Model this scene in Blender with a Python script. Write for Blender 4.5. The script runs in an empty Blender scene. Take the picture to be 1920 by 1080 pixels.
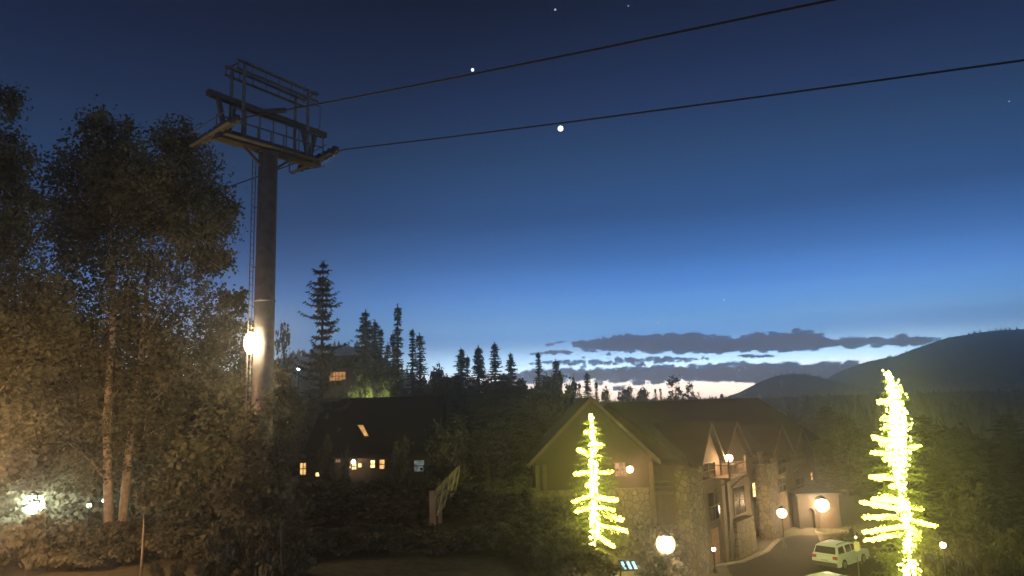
import bpy, bmesh, math, random
import numpy as np
from mathutils import Matrix, Vector, Euler, noise as mn

R = math.radians
S = bpy.context.scene
COL = S.collection
rnd = random.Random(7)

# ------------------------------------------------------------------ camera
F = 1371.0
CAM_Z = 12.5
cam = bpy.data.objects.new('camera', bpy.data.cameras.new('camera'))
COL.objects.link(cam)
cam.data.sensor_width = 36
cam.data.lens = F / 1920 * 36
cam.data.clip_start = 0.1
cam.data.clip_end = 30000
CM = Matrix.Translation((0, 0, CAM_Z)) @ Euler((R(99), 0, 0)).to_matrix().to_4x4() @ Matrix.Rotation(R(-1.7), 4, 'Z')
cam.matrix_world = CM
S.camera = cam
CR = CM.to_3x3()
CP = Vector((0, 0, CAM_Z))

# ------------------------------------------------------------------ world: dusk sky
w = bpy.data.worlds.new('World'); S.world = w; w.use_nodes = True
nt = w.node_tree
bg = nt.nodes['Background']
def sl(c):
    return tuple((v / 255 / 12.92) if v <= 10 else ((v / 255 + .055) / 1.055) ** 2.4 for v in c)
tc = nt.nodes.new('ShaderNodeTexCoord')
sep = nt.nodes.new('ShaderNodeSeparateXYZ'); nt.links.new(tc.outputs['Generated'], sep.inputs[0])
ramp = nt.nodes.new('ShaderNodeValToRGB'); ramp.color_ramp.interpolation = 'CARDINAL'
mr = nt.nodes.new('ShaderNodeMapRange'); mr.inputs[1].default_value = -.05; mr.inputs[2].default_value = .95
nt.links.new(sep.outputs['Z'], mr.inputs[0]); nt.links.new(mr.outputs[0], ramp.inputs[0])
stops = [(-5, (14, 15, 18), 1), (-.6, (60, 58, 60), 1), (.1, (240, 208, 186), 4.8), (1.5, (236, 218, 206), 5.6), (2.6, (190, 220, 240), 5.2),
         (4.3, (134, 187, 241), 2.6), (6.2, (104, 178, 250), 2.0), (8.2, (82, 152, 238), 1.7), (10.4, (60, 124, 206), 1.35), (13.5, (43, 93, 161), 1.1), (16, (42, 83, 140), 1.07),
         (18.5, (42, 75, 121), 1.07), (21.5, (39, 64, 108), 1.0), (24.5, (35, 53, 95), .96), (31, (24, 34, 61), .95), (60, (16, 22, 42), 1)]
el = ramp.color_ramp.elements
for i, (e, c, k) in enumerate(stops):
    p = min(1, max(0, math.sin(R(e)) + .05))
    s = el[i] if i < 2 else el.new(p)
    s.position = p
    s.color = tuple(v * k * .1 for v in sl(c)) + (1,)
gd = nt.nodes.new('ShaderNodeVectorMath'); gd.operation = 'DOT_PRODUCT'
nt.links.new(tc.outputs['Generated'], gd.inputs[0]); gd.inputs[1].default_value = (math.sin(R(17)), math.cos(R(17)), 0)
az = nt.nodes.new('ShaderNodeMapRange'); az.inputs[1].default_value = .82; az.inputs[2].default_value = 1
az.inputs[3].default_value = .52; az.inputs[4].default_value = 1.03
nt.links.new(gd.outputs['Value'], az.inputs[0])
mx = nt.nodes.new('ShaderNodeVectorMath'); mx.operation = 'SCALE'
nt.links.new(ramp.outputs[0], mx.inputs[0]); nt.links.new(az.outputs[0], mx.inputs['Scale'])
nt.links.new(mx.outputs[0], bg.inputs[0]); bg.inputs[1].default_value = 10.0

S.view_settings.view_transform = 'Standard'
S.view_settings.look = 'None'
S.view_settings.exposure = 0.0
S.view_settings.gamma = 1
cy = S.cycles
cy.use_denoising = True
cy.max_bounces = 5; cy.diffuse_bounces = 2; cy.volume_bounces = 0; cy.transparent_max_bounces = 12
cy.sample_clamp_indirect = 3; cy.sample_clamp_direct = 40

# ------------------------------------------------------------------ helpers
def ray(px, py):
    return CR @ Vector(((px - 960) / F, -(py - 540) / F, -1))
def at(px, py, Y):
    d = ray(px, py)
    return CP + d * (Y / d.y)
def ss(a, b, x):
    t = min(1, max(0, (x - a) / (b - a)))
    return t * t * (3 - 2 * t)
def height(x, y):
    u = x / max(y, 24) * 46
    z = 6.0 * (1 - ss(-3, 13, u))
    f = ss(95, 260, y)
    return z * (1 - f) + 12.0 * f
def onground(px, Y, py=950):
    p = at(px, py, Y)
    return Vector((p.x, Y, height(p.x, Y)))

MATS = {}
def mat(name, col, rough=.8, var=.25, scale=6.0, metal=0.0, bump=0.0, detail=4):
    if name in MATS: return MATS[name]
    m = bpy.data.materials.new(name); m.use_nodes = True
    n = m.node_tree; b = n.nodes['Principled BSDF']
    b.inputs['Roughness'].default_value = rough; b.inputs['Metallic'].default_value = metal
    t = n.nodes.new('ShaderNodeTexCoord'); z = n.nodes.new('ShaderNodeTexNoise')
    z.inputs['Scale'].default_value = scale; z.inputs['Detail'].default_value = detail
    n.links.new(t.outputs['Object'], z.inputs['Vector'])
    r = n.nodes.new('ShaderNodeValToRGB')
    r.color_ramp.elements[0].position = .3; r.color_ramp.elements[1].position = .7
    r.color_ramp.elements[0].color = tuple(max(0, c * (1 - var)) for c in col) + (1,)
    r.color_ramp.elements[1].color = tuple(min(1, c * (1 + var)) for c in col) + (1,)
    n.links.new(z.outputs['Fac'], r.inputs[0]); n.links.new(r.outputs[0], b.inputs['Base Color'])
    if bump:
        bp = n.nodes.new('ShaderNodeBump'); bp.inputs['Strength'].default_value = bump; bp.inputs['Distance'].default_value = .05
        n.links.new(z.outputs['Fac'], bp.inputs['Height']); n.links.new(bp.outputs[0], b.inputs['Normal'])
    MATS[name] = m
    return m
mat('asphalt', (.018, .018, .018), .97, .3, 3, bump=.2).node_tree.nodes['Principled BSDF'].inputs['Specular IOR Level'].default_value = .12
def brickmat(name, c1, c2, mortar, scale):
    m = bpy.data.materials.new(name); m.use_nodes = True
    n = m.node_tree; b = n.nodes['Principled BSDF']; b.inputs['Roughness'].default_value = .9
    t = n.nodes.new('ShaderNodeTexCoord'); v = n.nodes.new('ShaderNodeTexVoronoi'); v.inputs['Scale'].default_value = scale
    n.links.new(t.outputs['Object'], v.inputs['Vector'])
    r = n.nodes.new('ShaderNodeValToRGB'); r.color_ramp.elements[0].color = c1 + (1,); r.color_ramp.elements[1].color = c2 + (1,)
    n.links.new(v.outputs['Color'], r.inputs[0])
    v2 = n.nodes.new('ShaderNodeTexVoronoi'); v2.feature = 'DISTANCE_TO_EDGE'; v2.inputs['Scale'].default_value = scale
    n.links.new(t.outputs['Object'], v2.inputs['Vector'])
    lt = n.nodes.new('ShaderNodeMath'); lt.operation = 'LESS_THAN'; lt.inputs[1].default_value = .06
    n.links.new(v2.outputs['Distance'], lt.inputs[0])
    x = n.nodes.new('ShaderNodeMixRGB'); n.links.new(lt.outputs[0], x.inputs[0]); n.links.new(r.outputs[0], x.inputs[1]); x.inputs[2].default_value = mortar + (1,)
    n.links.new(x.outputs[0], b.inputs['Base Color'])
    bp = n.nodes.new('ShaderNodeBump'); bp.inputs['Distance'].default_value = .06; n.links.new(v2.outputs['Distance'], bp.inputs['Height']); n.links.new(bp.outputs[0], b.inputs['Normal'])
    return m
def plankmat(name, col, scale, vertical=True):
    m = bpy.data.materials.new(name); m.use_nodes = True
    n = m.node_tree; b = n.nodes['Principled BSDF']; b.inputs['Roughness'].default_value = .85
    t = n.nodes.new('ShaderNodeTexCoord'); wv = n.nodes.new('ShaderNodeTexWave'); wv.bands_direction = 'X' if vertical else 'Z'
    wv.inputs['Scale'].default_value = scale; wv.inputs['Distortion'].default_value = .4
    n.links.new(t.outputs['Object'], wv.inputs['Vector'])
    z = n.nodes.new('ShaderNodeTexNoise'); z.inputs['Scale'].default_value = 1.3; n.links.new(t.outputs['Object'], z.inputs['Vector'])
    mu = n.nodes.new('ShaderNodeMath'); mu.operation = 'MULTIPLY'; n.links.new(wv.outputs['Fac'], mu.inputs[0]); n.links.new(z.outputs['Fac'], mu.inputs[1])
    r = n.nodes.new('ShaderNodeValToRGB'); r.color_ramp.elements[0].color = tuple(c * .45 for c in col) + (1,); r.color_ramp.elements[1].color = tuple(c * 1.5 for c in col) + (1,)
    r.color_ramp.elements[1].position = .75
    n.links.new(mu.outputs[0], r.inputs[0]); n.links.new(r.outputs[0], b.inputs['Base Color'])
    return m
def leafmat(name, col, var=.35, scale=1.2):
    m = bpy.data.materials.new(name); m.use_nodes = True
    n = m.node_tree; n.nodes.remove(n.nodes['Principled BSDF']); out = n.nodes['Material Output']
    t = n.nodes.new('ShaderNodeTexCoord'); z = n.nodes.new('ShaderNodeTexNoise'); z.inputs['Scale'].default_value = scale; z.inputs['Detail'].default_value = 5
    n.links.new(t.outputs['Object'], z.inputs['Vector'])
    r = n.nodes.new('ShaderNodeValToRGB'); r.color_ramp.elements[0].position = .35; r.color_ramp.elements[1].position = .65
    r.color_ramp.elements[0].color = tuple(c * (1 - var) for c in col) + (1,); r.color_ramp.elements[1].color = tuple(c * (1 + var) for c in col) + (1,)
    n.links.new(z.outputs['Fac'], r.inputs[0])
    d = n.nodes.new('ShaderNodeBsdfDiffuse'); tr = n.nodes.new('ShaderNodeBsdfTranslucent'); mxs = n.nodes.new('ShaderNodeMixShader'); mxs.inputs[0].default_value = .35
    n.links.new(r.outputs[0], d.inputs[0]); n.links.new(r.outputs[0], tr.inputs[0])
    n.links.new(d.outputs[0], mxs.inputs[1]); n.links.new(tr.outputs[0], mxs.inputs[2]); n.links.new(mxs.outputs[0], out.inputs[0])
    return m
def emit(name, col, k, clear=False, var=0):
    m = bpy.data.materials.new(name); m.use_nodes = True
    n = m.node_tree; n.nodes.remove(n.nodes['Principled BSDF']); out = n.nodes['Material Output']
    e = n.nodes.new('ShaderNodeEmission'); e.inputs[0].default_value = col + (1,); e.inputs[1].default_value = k
    if var:
        t = n.nodes.new('ShaderNodeTexCoord'); z = n.nodes.new('ShaderNodeTexNoise'); z.inputs['Scale'].default_value = 3; n.links.new(t.outputs['Object'], z.inputs['Vector'])
        q = n.nodes.new('ShaderNodeMapRange'); q.inputs[1].default_value = .3; q.inputs[2].default_value = .7; q.inputs[3].default_value = k * (1 - var); q.inputs[4].default_value = k * (1 + var)
        n.links.new(z.outputs['Fac'], q.inputs[0]); n.links.new(q.outputs[0], e.inputs[1])
    if clear:
        t = n.nodes.new('ShaderNodeBsdfTransparent'); a = n.nodes.new('ShaderNodeAddShader')
        n.links.new(t.outputs[0], a.inputs[0]); n.links.new(e.outputs[0], a.inputs[1]); n.links.new(a.outputs[0], out.inputs[0])
    else:
        n.links.new(e.outputs[0], out.inputs[0])
    return m

class MB:
    def __init__(s): s.v = []; s.f = []
    def add(s, vs, fs):
        o = len(s.v); s.v += [tuple(v) for v in vs]; s.f += [tuple(i + o for i in f) for f in fs]; return s
    def box(s, c, d, M=None):
        x, y, z = (k / 2 for k in d)
        vs = [Vector((a * x, b * y, e * z)) for a in (-1, 1) for b in (-1, 1) for e in (-1, 1)]
        if M: vs = [M @ v for v in vs]
        c = Vector(c)
        return s.add([v + c for v in vs], [(0, 1, 3, 2), (4, 6, 7, 5), (0, 4, 5, 1), (2, 3, 7, 6), (0, 2, 6, 4), (1, 5, 7, 3)])
    def b2(s, a, b):
        return s.box([(a[i] + b[i]) / 2 for i in range(3)], [abs(b[i] - a[i]) for i in range(3)])
    def bar(s, a, b, wd, hd=None):
        a = Vector(a); b = Vector(b); d = b - a; L = d.length
        q = d.to_track_quat('X', 'Z').to_matrix()
        return s.box((a + b) / 2, (L, wd, hd or wd), q)
    def tube(s, pts, rad, seg=8, cap=True):
        pts = [Vector(p) for p in pts]; n = len(pts)
        if not hasattr(rad, '__len__'): rad = [rad] * n
        vs = []; up = Vector((.13, .31, .94))
        for i, p in enumerate(pts):
            d = (pts[min(i + 1, n - 1)] - pts[max(i - 1, 0)]).normalized()
            a = d.cross(up)
            if a.length < .05: a = d.cross(Vector((1, 0, 0)))
            a.normalize(); b = d.cross(a)
            for k in range(seg):
                t = 2 * math.pi * k / seg
                vs.append(p + (a * math.cos(t) + b * math.sin(t)) * rad[i])
        fs = [(i * seg + k, i * seg + (k + 1) % seg, (i + 1) * seg + (k + 1) % seg, (i + 1) * seg + k) for i in range(n - 1) for k in range(seg)]
        if cap: fs += [tuple(range(seg))[::-1], tuple((n - 1) * seg + k for k in range(seg))]
        return s.add(vs, fs)
    def lathe(s, c, prof, seg=16):
        c = Vector(c)
        return s.tube_rings([[c + Vector((r * math.cos(2 * math.pi * k / seg), r * math.sin(2 * math.pi * k / seg), z)) for k in range(seg)] for r, z in prof])
    def tube_rings(s, rings, cap=True):
        n = len(rings[0]); vs = [v for r in rings for v in r]
        fs = [(i * n + k, i * n + (k + 1) % n, (i + 1) * n + (k + 1) % n, (i + 1) * n + k) for i in range(len(rings) - 1) for k in range(n)]
        if cap: fs += [tuple(range(n))[::-1], tuple((len(rings) - 1) * n + k for k in range(n))]
        return s.add(vs, fs)
    def ico(s, c, r, sub=1, jit=0, sc=(1, 1, 1)):
        key = sub
        if key not in MB._ico:
            bm = bmesh.new(); bmesh.ops.create_icosphere(bm, subdivisions=sub, radius=1)
            MB._ico[key] = ([v.co.copy() for v in bm.verts], [[v.index for v in f.verts] for f in bm.faces]); bm.free()
        vs, fs = MB._ico[key]; c = Vector(c)
        return s.add([c + Vector((v.x * sc[0], v.y * sc[1], v.z * sc[2])) * r * (1 + jit * rnd.uniform(-1, 1)) for v in vs], fs)
    def prism(s, poly, a, b):          # poly: list of points, extruded by vectors a..b
        n = len(poly); poly = [Vector(p) for p in poly]
        vs = [p + Vector(a) for p in poly] + [p + Vector(b) for p in poly]
        return s.add(vs, [tuple(range(n))[::-1], tuple(range(n, 2 * n))] + [(k, (k + 1) % n, n + (k + 1) % n, n + k) for k in range(n)])
    def build(s, name, m, parent=None, smooth=False):
        me = bpy.data.meshes.new(name); me.from_pydata(s.v, [], s.f)
        if m: me.materials.append(m)
        if smooth:
            me.polygons.foreach_set('use_smooth', [True] * len(me.polygons))
        bm = bmesh.new(); bm.from_mesh(me); bmesh.ops.recalc_face_normals(bm, faces=bm.faces); bm.to_mesh(me); bm.free()
        o = bpy.data.objects.new(name, me); COL.objects.link(o)
        if parent: o.parent = parent
        return o
MB._ico = {}

def tag(o, label=None, cat=None, group=None, kind=None):
    if label: o['label'] = label
    if cat: o['category'] = cat
    if group: o['group'] = group
    if kind: o['kind'] = kind
    return o
def empty(name, loc, label, cat, group=None, rz=0, sc=None):
    o = bpy.data.objects.new(name, None); COL.objects.link(o); o.location = loc; o.rotation_euler.z = rz
    o.empty_display_size = .3
    if sc: o.scale = sc
    return tag(o, label, cat, group)
def copy_tree(o, loc, rz, sc, label, group=None):
    c = o.copy(); COL.objects.link(c); c.location = loc; c.rotation_euler.z = rz; c.scale = sc
    c['label'] = label
    if group: c['group'] = group
    elif 'group' in c: del c['group']
    for ch in KIDS[o.name]:
        k = ch.copy(); COL.objects.link(k); k.parent = c
    return c
KIDS = {}
def rawmesh(name, V, Fq, m, parent=None, n=4):
    me = bpy.data.meshes.new(name)
    V = np.asarray(V, dtype=np.float32).reshape(-1, 3); nf = len(V) // n
    me.vertices.add(len(V)); me.vertices.foreach_set('co', V.ravel())
    me.loops.add(len(V)); me.loops.foreach_set('vertex_index', np.arange(len(V), dtype=np.int32))
    me.polygons.add(nf); me.polygons.foreach_set('loop_start', np.arange(0, nf * n, n, dtype=np.int32))
    me.update(calc_edges=True)
    me.materials.append(m)
    o = bpy.data.objects.new(name, me); COL.objects.link(o)
    if parent: o.parent = parent
    return o

# materials
M_bark = mat('bark_dark', (.06, .045, .035), .9, .4, 8)
M_aspen = mat('bark_aspen', (.36, .28, .19), .8, .35, 5)
M_leaf = leafmat('leaf_aspen', (.13, .13, .08), .4, .8)
M_dark = leafmat('leaf_dark', (.12, .115, .08), .4, .9)
M_green = leafmat('leaf_green', (.12, .15, .05), .35, 1.2)
M_need = leafmat('needles', (.115, .12, .10), .35, 2)
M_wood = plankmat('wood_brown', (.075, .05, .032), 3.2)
M_trim = mat('trim_wood', (.07, .046, .028), .7, .25, 4)
M_stone = brickmat('stone_wall', (.065, .055, .036), (.17, .14, .095), (.035, .03, .02), 2.2)
M_roof = mat('roof_shingle', (.02, .02, .021), .9, .35, 9)
M_glass = mat('dark_glass', (.015, .016, .02), .12, .1, 1)
M_steel = mat('galvanised_steel', (.13, .12, .115), .55, .3, 3, .3)
M_dsteel = mat('dark_steel', (.075, .068, .062), .6, .3, 4, .3)
M_conc = mat('concrete', (.24, .22, .19), .9, .15, 4)
M_asph = mat('asphalt', (.018, .018, .018), .97, .3, 3, bump=.2)
M_grass = mat('grass', (.075, .066, .036), .95, .45, 2.5, bump=.6, detail=8)
M_black = mat('black_metal', (.02, .02, .02), .5, .1, 3)

# ------------------------------------------------------------------ ground sheet
def axis(lo, hi, fine0, fine1, step, g=1.22):
    a = list(np.arange(fine0, fine1 + .01, step)); s = step; p = fine1
    while p < hi: s *= g; p += s; a.append(min(p, hi))
    s = step; p = fine0
    while p > lo: s *= g; p -= s; a.insert(0, max(p, lo))
    return a
gx = axis(-720, 720, -40, 46, 1.5); gy = axis(-50, 712, 14, 110, 1.5)
V = []
for y in gy:
    for x in gx:
        z = height(x, y)
        u = x / max(y, 24) * 46
        rough = 0 if u > 9 else 1
        V.append((x, y, z + rough * .22 * mn.noise(Vector((x * .35, y * .35, 0))) - (1.2 * ss(30.8, 33, y) * (1 - ss(-12, 0, u)) if 20 < y < 60 and False else 0)))
nx = len(gx)
Fc = [(j * nx + i, j * nx + i + 1, (j + 1) * nx + i + 1, (j + 1) * nx + i) for j in range(len(gy) - 1) for i in range(nx - 1)]
g = MB().add(V, Fc).build('ground', M_grass, smooth=True); tag(g, kind='structure')

def groundpt(px, py, z):
    d = ray(px, py); return CP + d * ((z - CAM_Z) / d.z)

# road: asphalt sheet, kerb, pavement
road = [groundpt(*p, .02) for p in ((1310, 1100), (1352, 1062), (1440, 1034), (1468, 1010), (1490, 1004), (1640, 1004), (1720, 1030), (1760, 1100))]
rb = MB(); rb.add([(p.x, p.y, .03) for p in road], [tuple(range(len(road)))]); o = rb.build('road', M_asph); tag(o, kind='structure')
def strip(pxs, z0, z1, wpx):
    m = MB()
    for (a, b) in zip(pxs[:-1], pxs[1:]):
        A = groundpt(*a, z1); B = groundpt(*b, z1); d = (B - A).normalized(); nn = Vector((-d.y, d.x, 0))
        m.prism([A, B, B + nn * wpx, A + nn * wpx], (0, 0, 0), (0, 0, z0 - z1))
    return m
o = strip(((1300, 1100), (1345, 1060), (1395, 1052), (1442, 1032), (1462, 1010)), 0, .14, .35).build('kerb', M_conc); tag(o, kind='structure')
o = strip(((1296, 1092), (1336, 1056), (1388, 1048), (1436, 1029), (1456, 1008)), .004, .12, 2.2).build('pavement', mat('paving', (.075, .064, .05), .9, .2, 2)); tag(o, kind='structure')

# ------------------------------------------------------------------ hills
def hill(name, prof, Y0, sig, noise_amp, seed, base=8):
    pts = [at(px, py, Y0) for px, py in prof]
    xs = np.array([p.x for p in pts]); zs = np.array([p.z for p in pts])
    n = 150; X = np.linspace(xs[0], xs[-1], n); Z = np.interp(X, xs, zs)
    k = np.array([1, 2, 3, 2, 1]) / 9; Z = np.convolve(np.pad(Z, 2, 'edge'), k, 'valid')
    ys = np.linspace(-2.6, 1.2, 40) * sig
    V = []
    for yy in ys:
        g = math.exp(-(yy / sig) ** 2)
        for i in range(n):
            zz = base + (Z[i] - base) * g + noise_amp * (g * 1.1 if abs(yy) > 1e-6 else 0) * mn.fractal(Vector((X[i] / (sig * .35), yy / (sig * .35), seed)), 1, 2, 4) * (1 - g * .75)
            V.append((X[i], Y0 + yy, zz))
    Fc = [(j * n + i, j * n + i + 1, (j + 1) * n + i + 1, (j + 1) * n + i) for j in range(len(ys) - 1) for i in range(n - 1)]
    o = MB().add(V, Fc).build(name, mat('hill_ground', (.12, .145, .165), .95, .5, .02), smooth=True); tag(o, kind='structure')
    return V, n, len(ys)
def cones(spots, hmin, hmax, wr=.3):
    vs = []
    for (x, y, z) in spots:
        h = rnd.uniform(hmin, hmax); r = h * wr * rnd.uniform(.7, 1.3); a0 = rnd.random() * 6
        rings = [(x + r * math.cos(a0 + k * 1.2566), y + r * math.sin(a0 + k * 1.2566), z + h * .02 * rnd.random()) for k in range(5)]
        tip = (x + rnd.uniform(-.1, .1) * r, y, z + h)
        for k in range(5): vs += [rings[k], rings[(k + 1) % 5], tip]
    return vs
prof_small = ((1250, 762), (1330, 752), (1360, 747), (1400, 734), (1440, 712), (1462, 703), (1480, 700), (1510, 704), (1540, 713), (1575, 722), (1640, 735), (1700, 745), (1800, 755))
prof_big = ((1500, 752), (1540, 735), (1568, 716), (1600, 692), (1640, 676), (1690, 667), (1720, 655), (1750, 643), (1780, 633), (1810, 629), (1850, 622), (1880, 619), (1920, 618), (2000, 605), (2150, 600), (2400, 640))
prof_left = ((380, 720), (470, 690), (520, 684), (560, 672), (600, 664), (625, 660), (655, 649), (675, 652), (700, 668), (740, 690), (790, 716), (850, 735), (900, 750))
forest = []
for nm, pf, Y0, sg, sd, hm in (('hill', prof_small, 430, 55, 3, (1.5, 2.6)), ('mountain', prof_big, 560, 105, 9, (2, 3.6)), ('hill', prof_left, 300, 50, 5, (2, 5))):
    V, n, m = hill(nm, pf, Y0, sg, 2 if nm == 'hill' else 4, sd)
    for i in range(3600 if nm == 'mountain' else 1100):
        j = rnd.randrange(0, int(m * .68)); q = rnd.randrange(0, n - 1); v = V[j * n + q]; v2 = V[(j + 1) * n + q + 1]; t = rnd.random()
        if v[2] > 6: forest += cones([(v[0] + (v2[0] - v[0]) * t, v[1] + (v2[1] - v[1]) * rnd.random(), min(v[2], v2[2]) - .3)], *hm, .28)
for i in range(2200):
    y = rnd.uniform(125, 420); x = rnd.uniform(-.75, .85) * y
    h = height(x, y) - .3
    top = min(7, max(1.2, (12.4 + .005 * y * rnd.random()) - h))
    forest += cones([(x, y, h)], top * .55, top, .3)
o = rawmesh('forest', forest, None, M_need, n=3); tag(o, 'dark wooded slopes of small conifers far behind the houses', 'forest', kind='stuff')

# ------------------------------------------------------------------ clouds
M_cloud = bpy.data.materials.new('cloud_vapour'); M_cloud.use_nodes = True
_n = M_cloud.node_tree; _n.nodes.remove(_n.nodes['Principled BSDF'])
_a = _n.nodes.new('ShaderNodeVolumeAbsorption'); _a.inputs['Color'].default_value = (0, .2, .38, 1); _a.inputs['Density'].default_value = .058
_n.links.new(_a.outputs[0], _n.nodes['Material Output'].inputs['Volume'])
D = 4000
def cloud(puffs, label, thick=1.0):
    m = MB()
    for (x0, y0, x1, y1, n, r0, r1, rag) in puffs:
        for i in range(n):
            t = rnd.random(); px = x0 + (x1 - x0) * t; e = min(t, 1 - t) * 2
            py = y0 + (y1 - y0) * t + rnd.gauss(0, 1) * rag * (.35 + .65 * min(1, e * 2.5))
            r = rnd.uniform(r0, r1) * (.45 + .55 * min(1, e * 3)) * D / F
            p = at(px, py, D + rnd.uniform(-25, 25))
            m.ico(p, 1, 2, .14, (r * rnd.uniform(1.2, 2.2), 26 + r * .8, r * rnd.uniform(.55, .9)))
            for q in range(4):
                a = rnd.uniform(-.5, 3.64); k = rnd.uniform(.14, .36) * r + 1.2
                m.ico(p + Vector((math.cos(a) * r * 1.9, rnd.uniform(-10, 10), math.sin(a) * r * .7)), 1, 1, .2, (k * rnd.uniform(1.2, 2.4), 12 + k, k * .8))
    o = m.build('cloud', M_cloud)
    md = o.modifiers.new('merge', 'REMESH'); md.mode = 'VOXEL'; md.voxel_size = 2.6
    if 'ragged' not in bpy.data.textures:
        tx = bpy.data.textures.new('ragged', 'CLOUDS'); tx.noise_scale = 15; tx.noise_depth = 4
    dm = o.modifiers.new('ragged', 'DISPLACE'); dm.texture = bpy.data.textures['ragged']; dm.texture_coords = 'LOCAL'; dm.strength = 25; dm.mid_level = .52
    return tag(o, label, 'cloud', 'dusk clouds low over the horizon')
cloud([(1075, 646, 1430, 649, 420, 2, 9, 6), (1360, 646, 1570, 643, 300, 2, 9, 6), (1120, 636, 1340, 630, 110, 2, 6, 3), (1400, 636, 1540, 628, 90, 2, 7, 4), (1540, 643, 1760, 637, 130, 3, 7, 3.5)],
      'largest dark cloud bank, long and ragged topped, highest above the small hill')
cloud([(990, 682, 1330, 672, 120, 1.5, 4.5, 3)], 'thin dark cloud streak just under the big ragged cloud bank')
cloud([(950, 704, 1340, 701, 380, 2, 8, 6), (1290, 695, 1660, 694, 400, 2, 8, 6), (1270, 707, 1600, 708, 160, 4, 8, 4), (1130, 693, 1640, 684, 90, 2, 5, 3)],
      'long low grey cloud bank above the peach strip of horizon')
cloud([(1020, 648, 1058, 640, 40, .9, 2, .7)], 'small slanting wisp of cloud left of the ragged cloud bank')
cloud([(990, 664, 1030, 662, 46, 1, 2.2, .7), (1022, 661, 1072, 661, 50, 1.4, 3.6, 1.4)], 'short dark cloud strip below the slanting wisp')
cloud([(1385, 667, 1450, 668, 70, 1, 2.6, .9)], 'small flat cloud sliver in the bright gap above the small hill')

# ------------------------------------------------------------------ stars
M_star = emit('star_light', (.82, .93, 1.0), 3.2); M_speck = emit('speck_faint', (.7, .8, 1.0), .35)
SD = 9000
def star(px, py, r, label, m=M_star, group=None):
    o = MB().ico((0, 0, 0), r * SD / F, 2).build('star', m); o.location = at(px, py, SD); tag(o, label, 'star', group)
star(1051, 241, 5.6, 'brightest white star, just under the lower lift cable')
star(886, 131, 3.0, 'bright white star touching the upper lift cable')
star(1041, 18, 2.2, 'dim pinkish white star near the top edge of the sky', emit('star_pink', (.8, .72, .8), .8))
star(1178, 11, 1.6, 'faint bluish star at the top edge right of the pinkish one', emit('star_blue', (.5, .7, .9), .6))
star(1358, 562, 1.6, 'small star above the ragged cloud bank', M_star)
star(1233, 605, 1.3, 'tiny star low above the left end of the cloud bank', M_star)
star(1892, 190, 1.5, 'tiny star at the right edge of the sky under the lower cable', emit('star_mid', (.7, .85, 1), .7))
for i in range(30):  # random specks added for sensor noise, drawn as tiny stars
    px, py = rnd.uniform(620, 1910), rnd.uniform(20, 590)
    star(px, py, rnd.uniform(.55, .9), 'very faint pinprick noise speck added in the blue sky', M_speck, 'faint noise specks')

# ------------------------------------------------------------------ tree makers
def leafquads(C, size, rng, flat=.0):
    n = len(C)
    a = rng.normal(size=(n, 3)); a /= np.linalg.norm(a, axis=1)[:, None] + 1e-9
    b = rng.normal(size=(n, 3)); b -= (a * b).sum(1)[:, None] * a; b /= np.linalg.norm(b, axis=1)[:, None] + 1e-9
    s = (size * rng.uniform(.6, 1.35, n))[:, None]
    a *= s; b *= s * .7
    return np.stack([C - a, C + b, C + a, C - b], 1).reshape(-1, 3)
def crown_points(blobs, rng, clump=.26):
    out = []
    for (c, r, n) in blobs:
        k = max(5, int(n / 55))
        d = rng.normal(size=(k, 3)); d /= np.linalg.norm(d, axis=1)[:, None]
        rad = rng.uniform(.25, 1, k) ** .55
        cc = np.array(c) + d * rad[:, None] * np.array(r)
        idx = rng.integers(0, k, n)
        out.append(cc[idx] + rng.normal(size=(n, 3)) * clump * np.array(r) * rng.uniform(.55, 1.1, n)[:, None])
    return np.concatenate(out)
def px_tree(name, label, cat, trunk, blobs, Y, leaf, m_leaf, m_bark, r0=.2, group=None, seed=1, dens=1.0, limbs=True):
    """trunk and crown laid out from points seen in the photo at distance Y, given real depth"""
    rng = np.random.default_rng(seed)
    b = onground(trunk[0][0], Y, trunk[0][1]) if trunk else onground(blobs[0][0], Y)
    root = empty(name, b, label, cat, group)
    tp = [Vector((0, 0, -.1))] + [at(px, py, Y + dy) - b for px, py, *rest in trunk[1:] for dy in [rest[0] if rest else 0]]
    n = len(tp)
    m = MB(); m.tube(tp, [r0 * (1 - .8 * i / max(1, n - 1)) for i in range(n)], 8)
    bl = []
    sc = Y / F
    for (px, py, r, *k) in blobs:
        dn = k[0] if k else 1
        dy = rng.uniform(-.8, .8) * r * sc
        c = at(px, py, Y + dy) - b; rr = r * sc
        bl.append((c, (rr, rr * 1.0, rr), int(dn ** .8 * dens * 13.5 * (rr / leaf) ** 2 * .9)))
        if limbs:
            a = min(tp[1:], key=lambda q: abs(q.z - (c.z - rr * .6)))
            mid = a.lerp(c, .5) + Vector((0, 0, -.1 * rr))
            m.tube([a, mid, c], [r0 * .32, r0 * .2, r0 * .07], 5)
            for q in range(3):
                e = c + Vector(rng.normal(size=3)) * rr * .5
                m.tube([mid.lerp(c, .5), e], [r0 * .12, r0 * .04], 4)
    m.build('trunk', m_bark, root, smooth=True)
    C = crown_points(bl, rng)
    C[:, 2] = np.maximum(C[:, 2], .15)
    rawmesh('crown', leafquads(C, leaf, rng), None, m_leaf, root)
    return root

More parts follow.
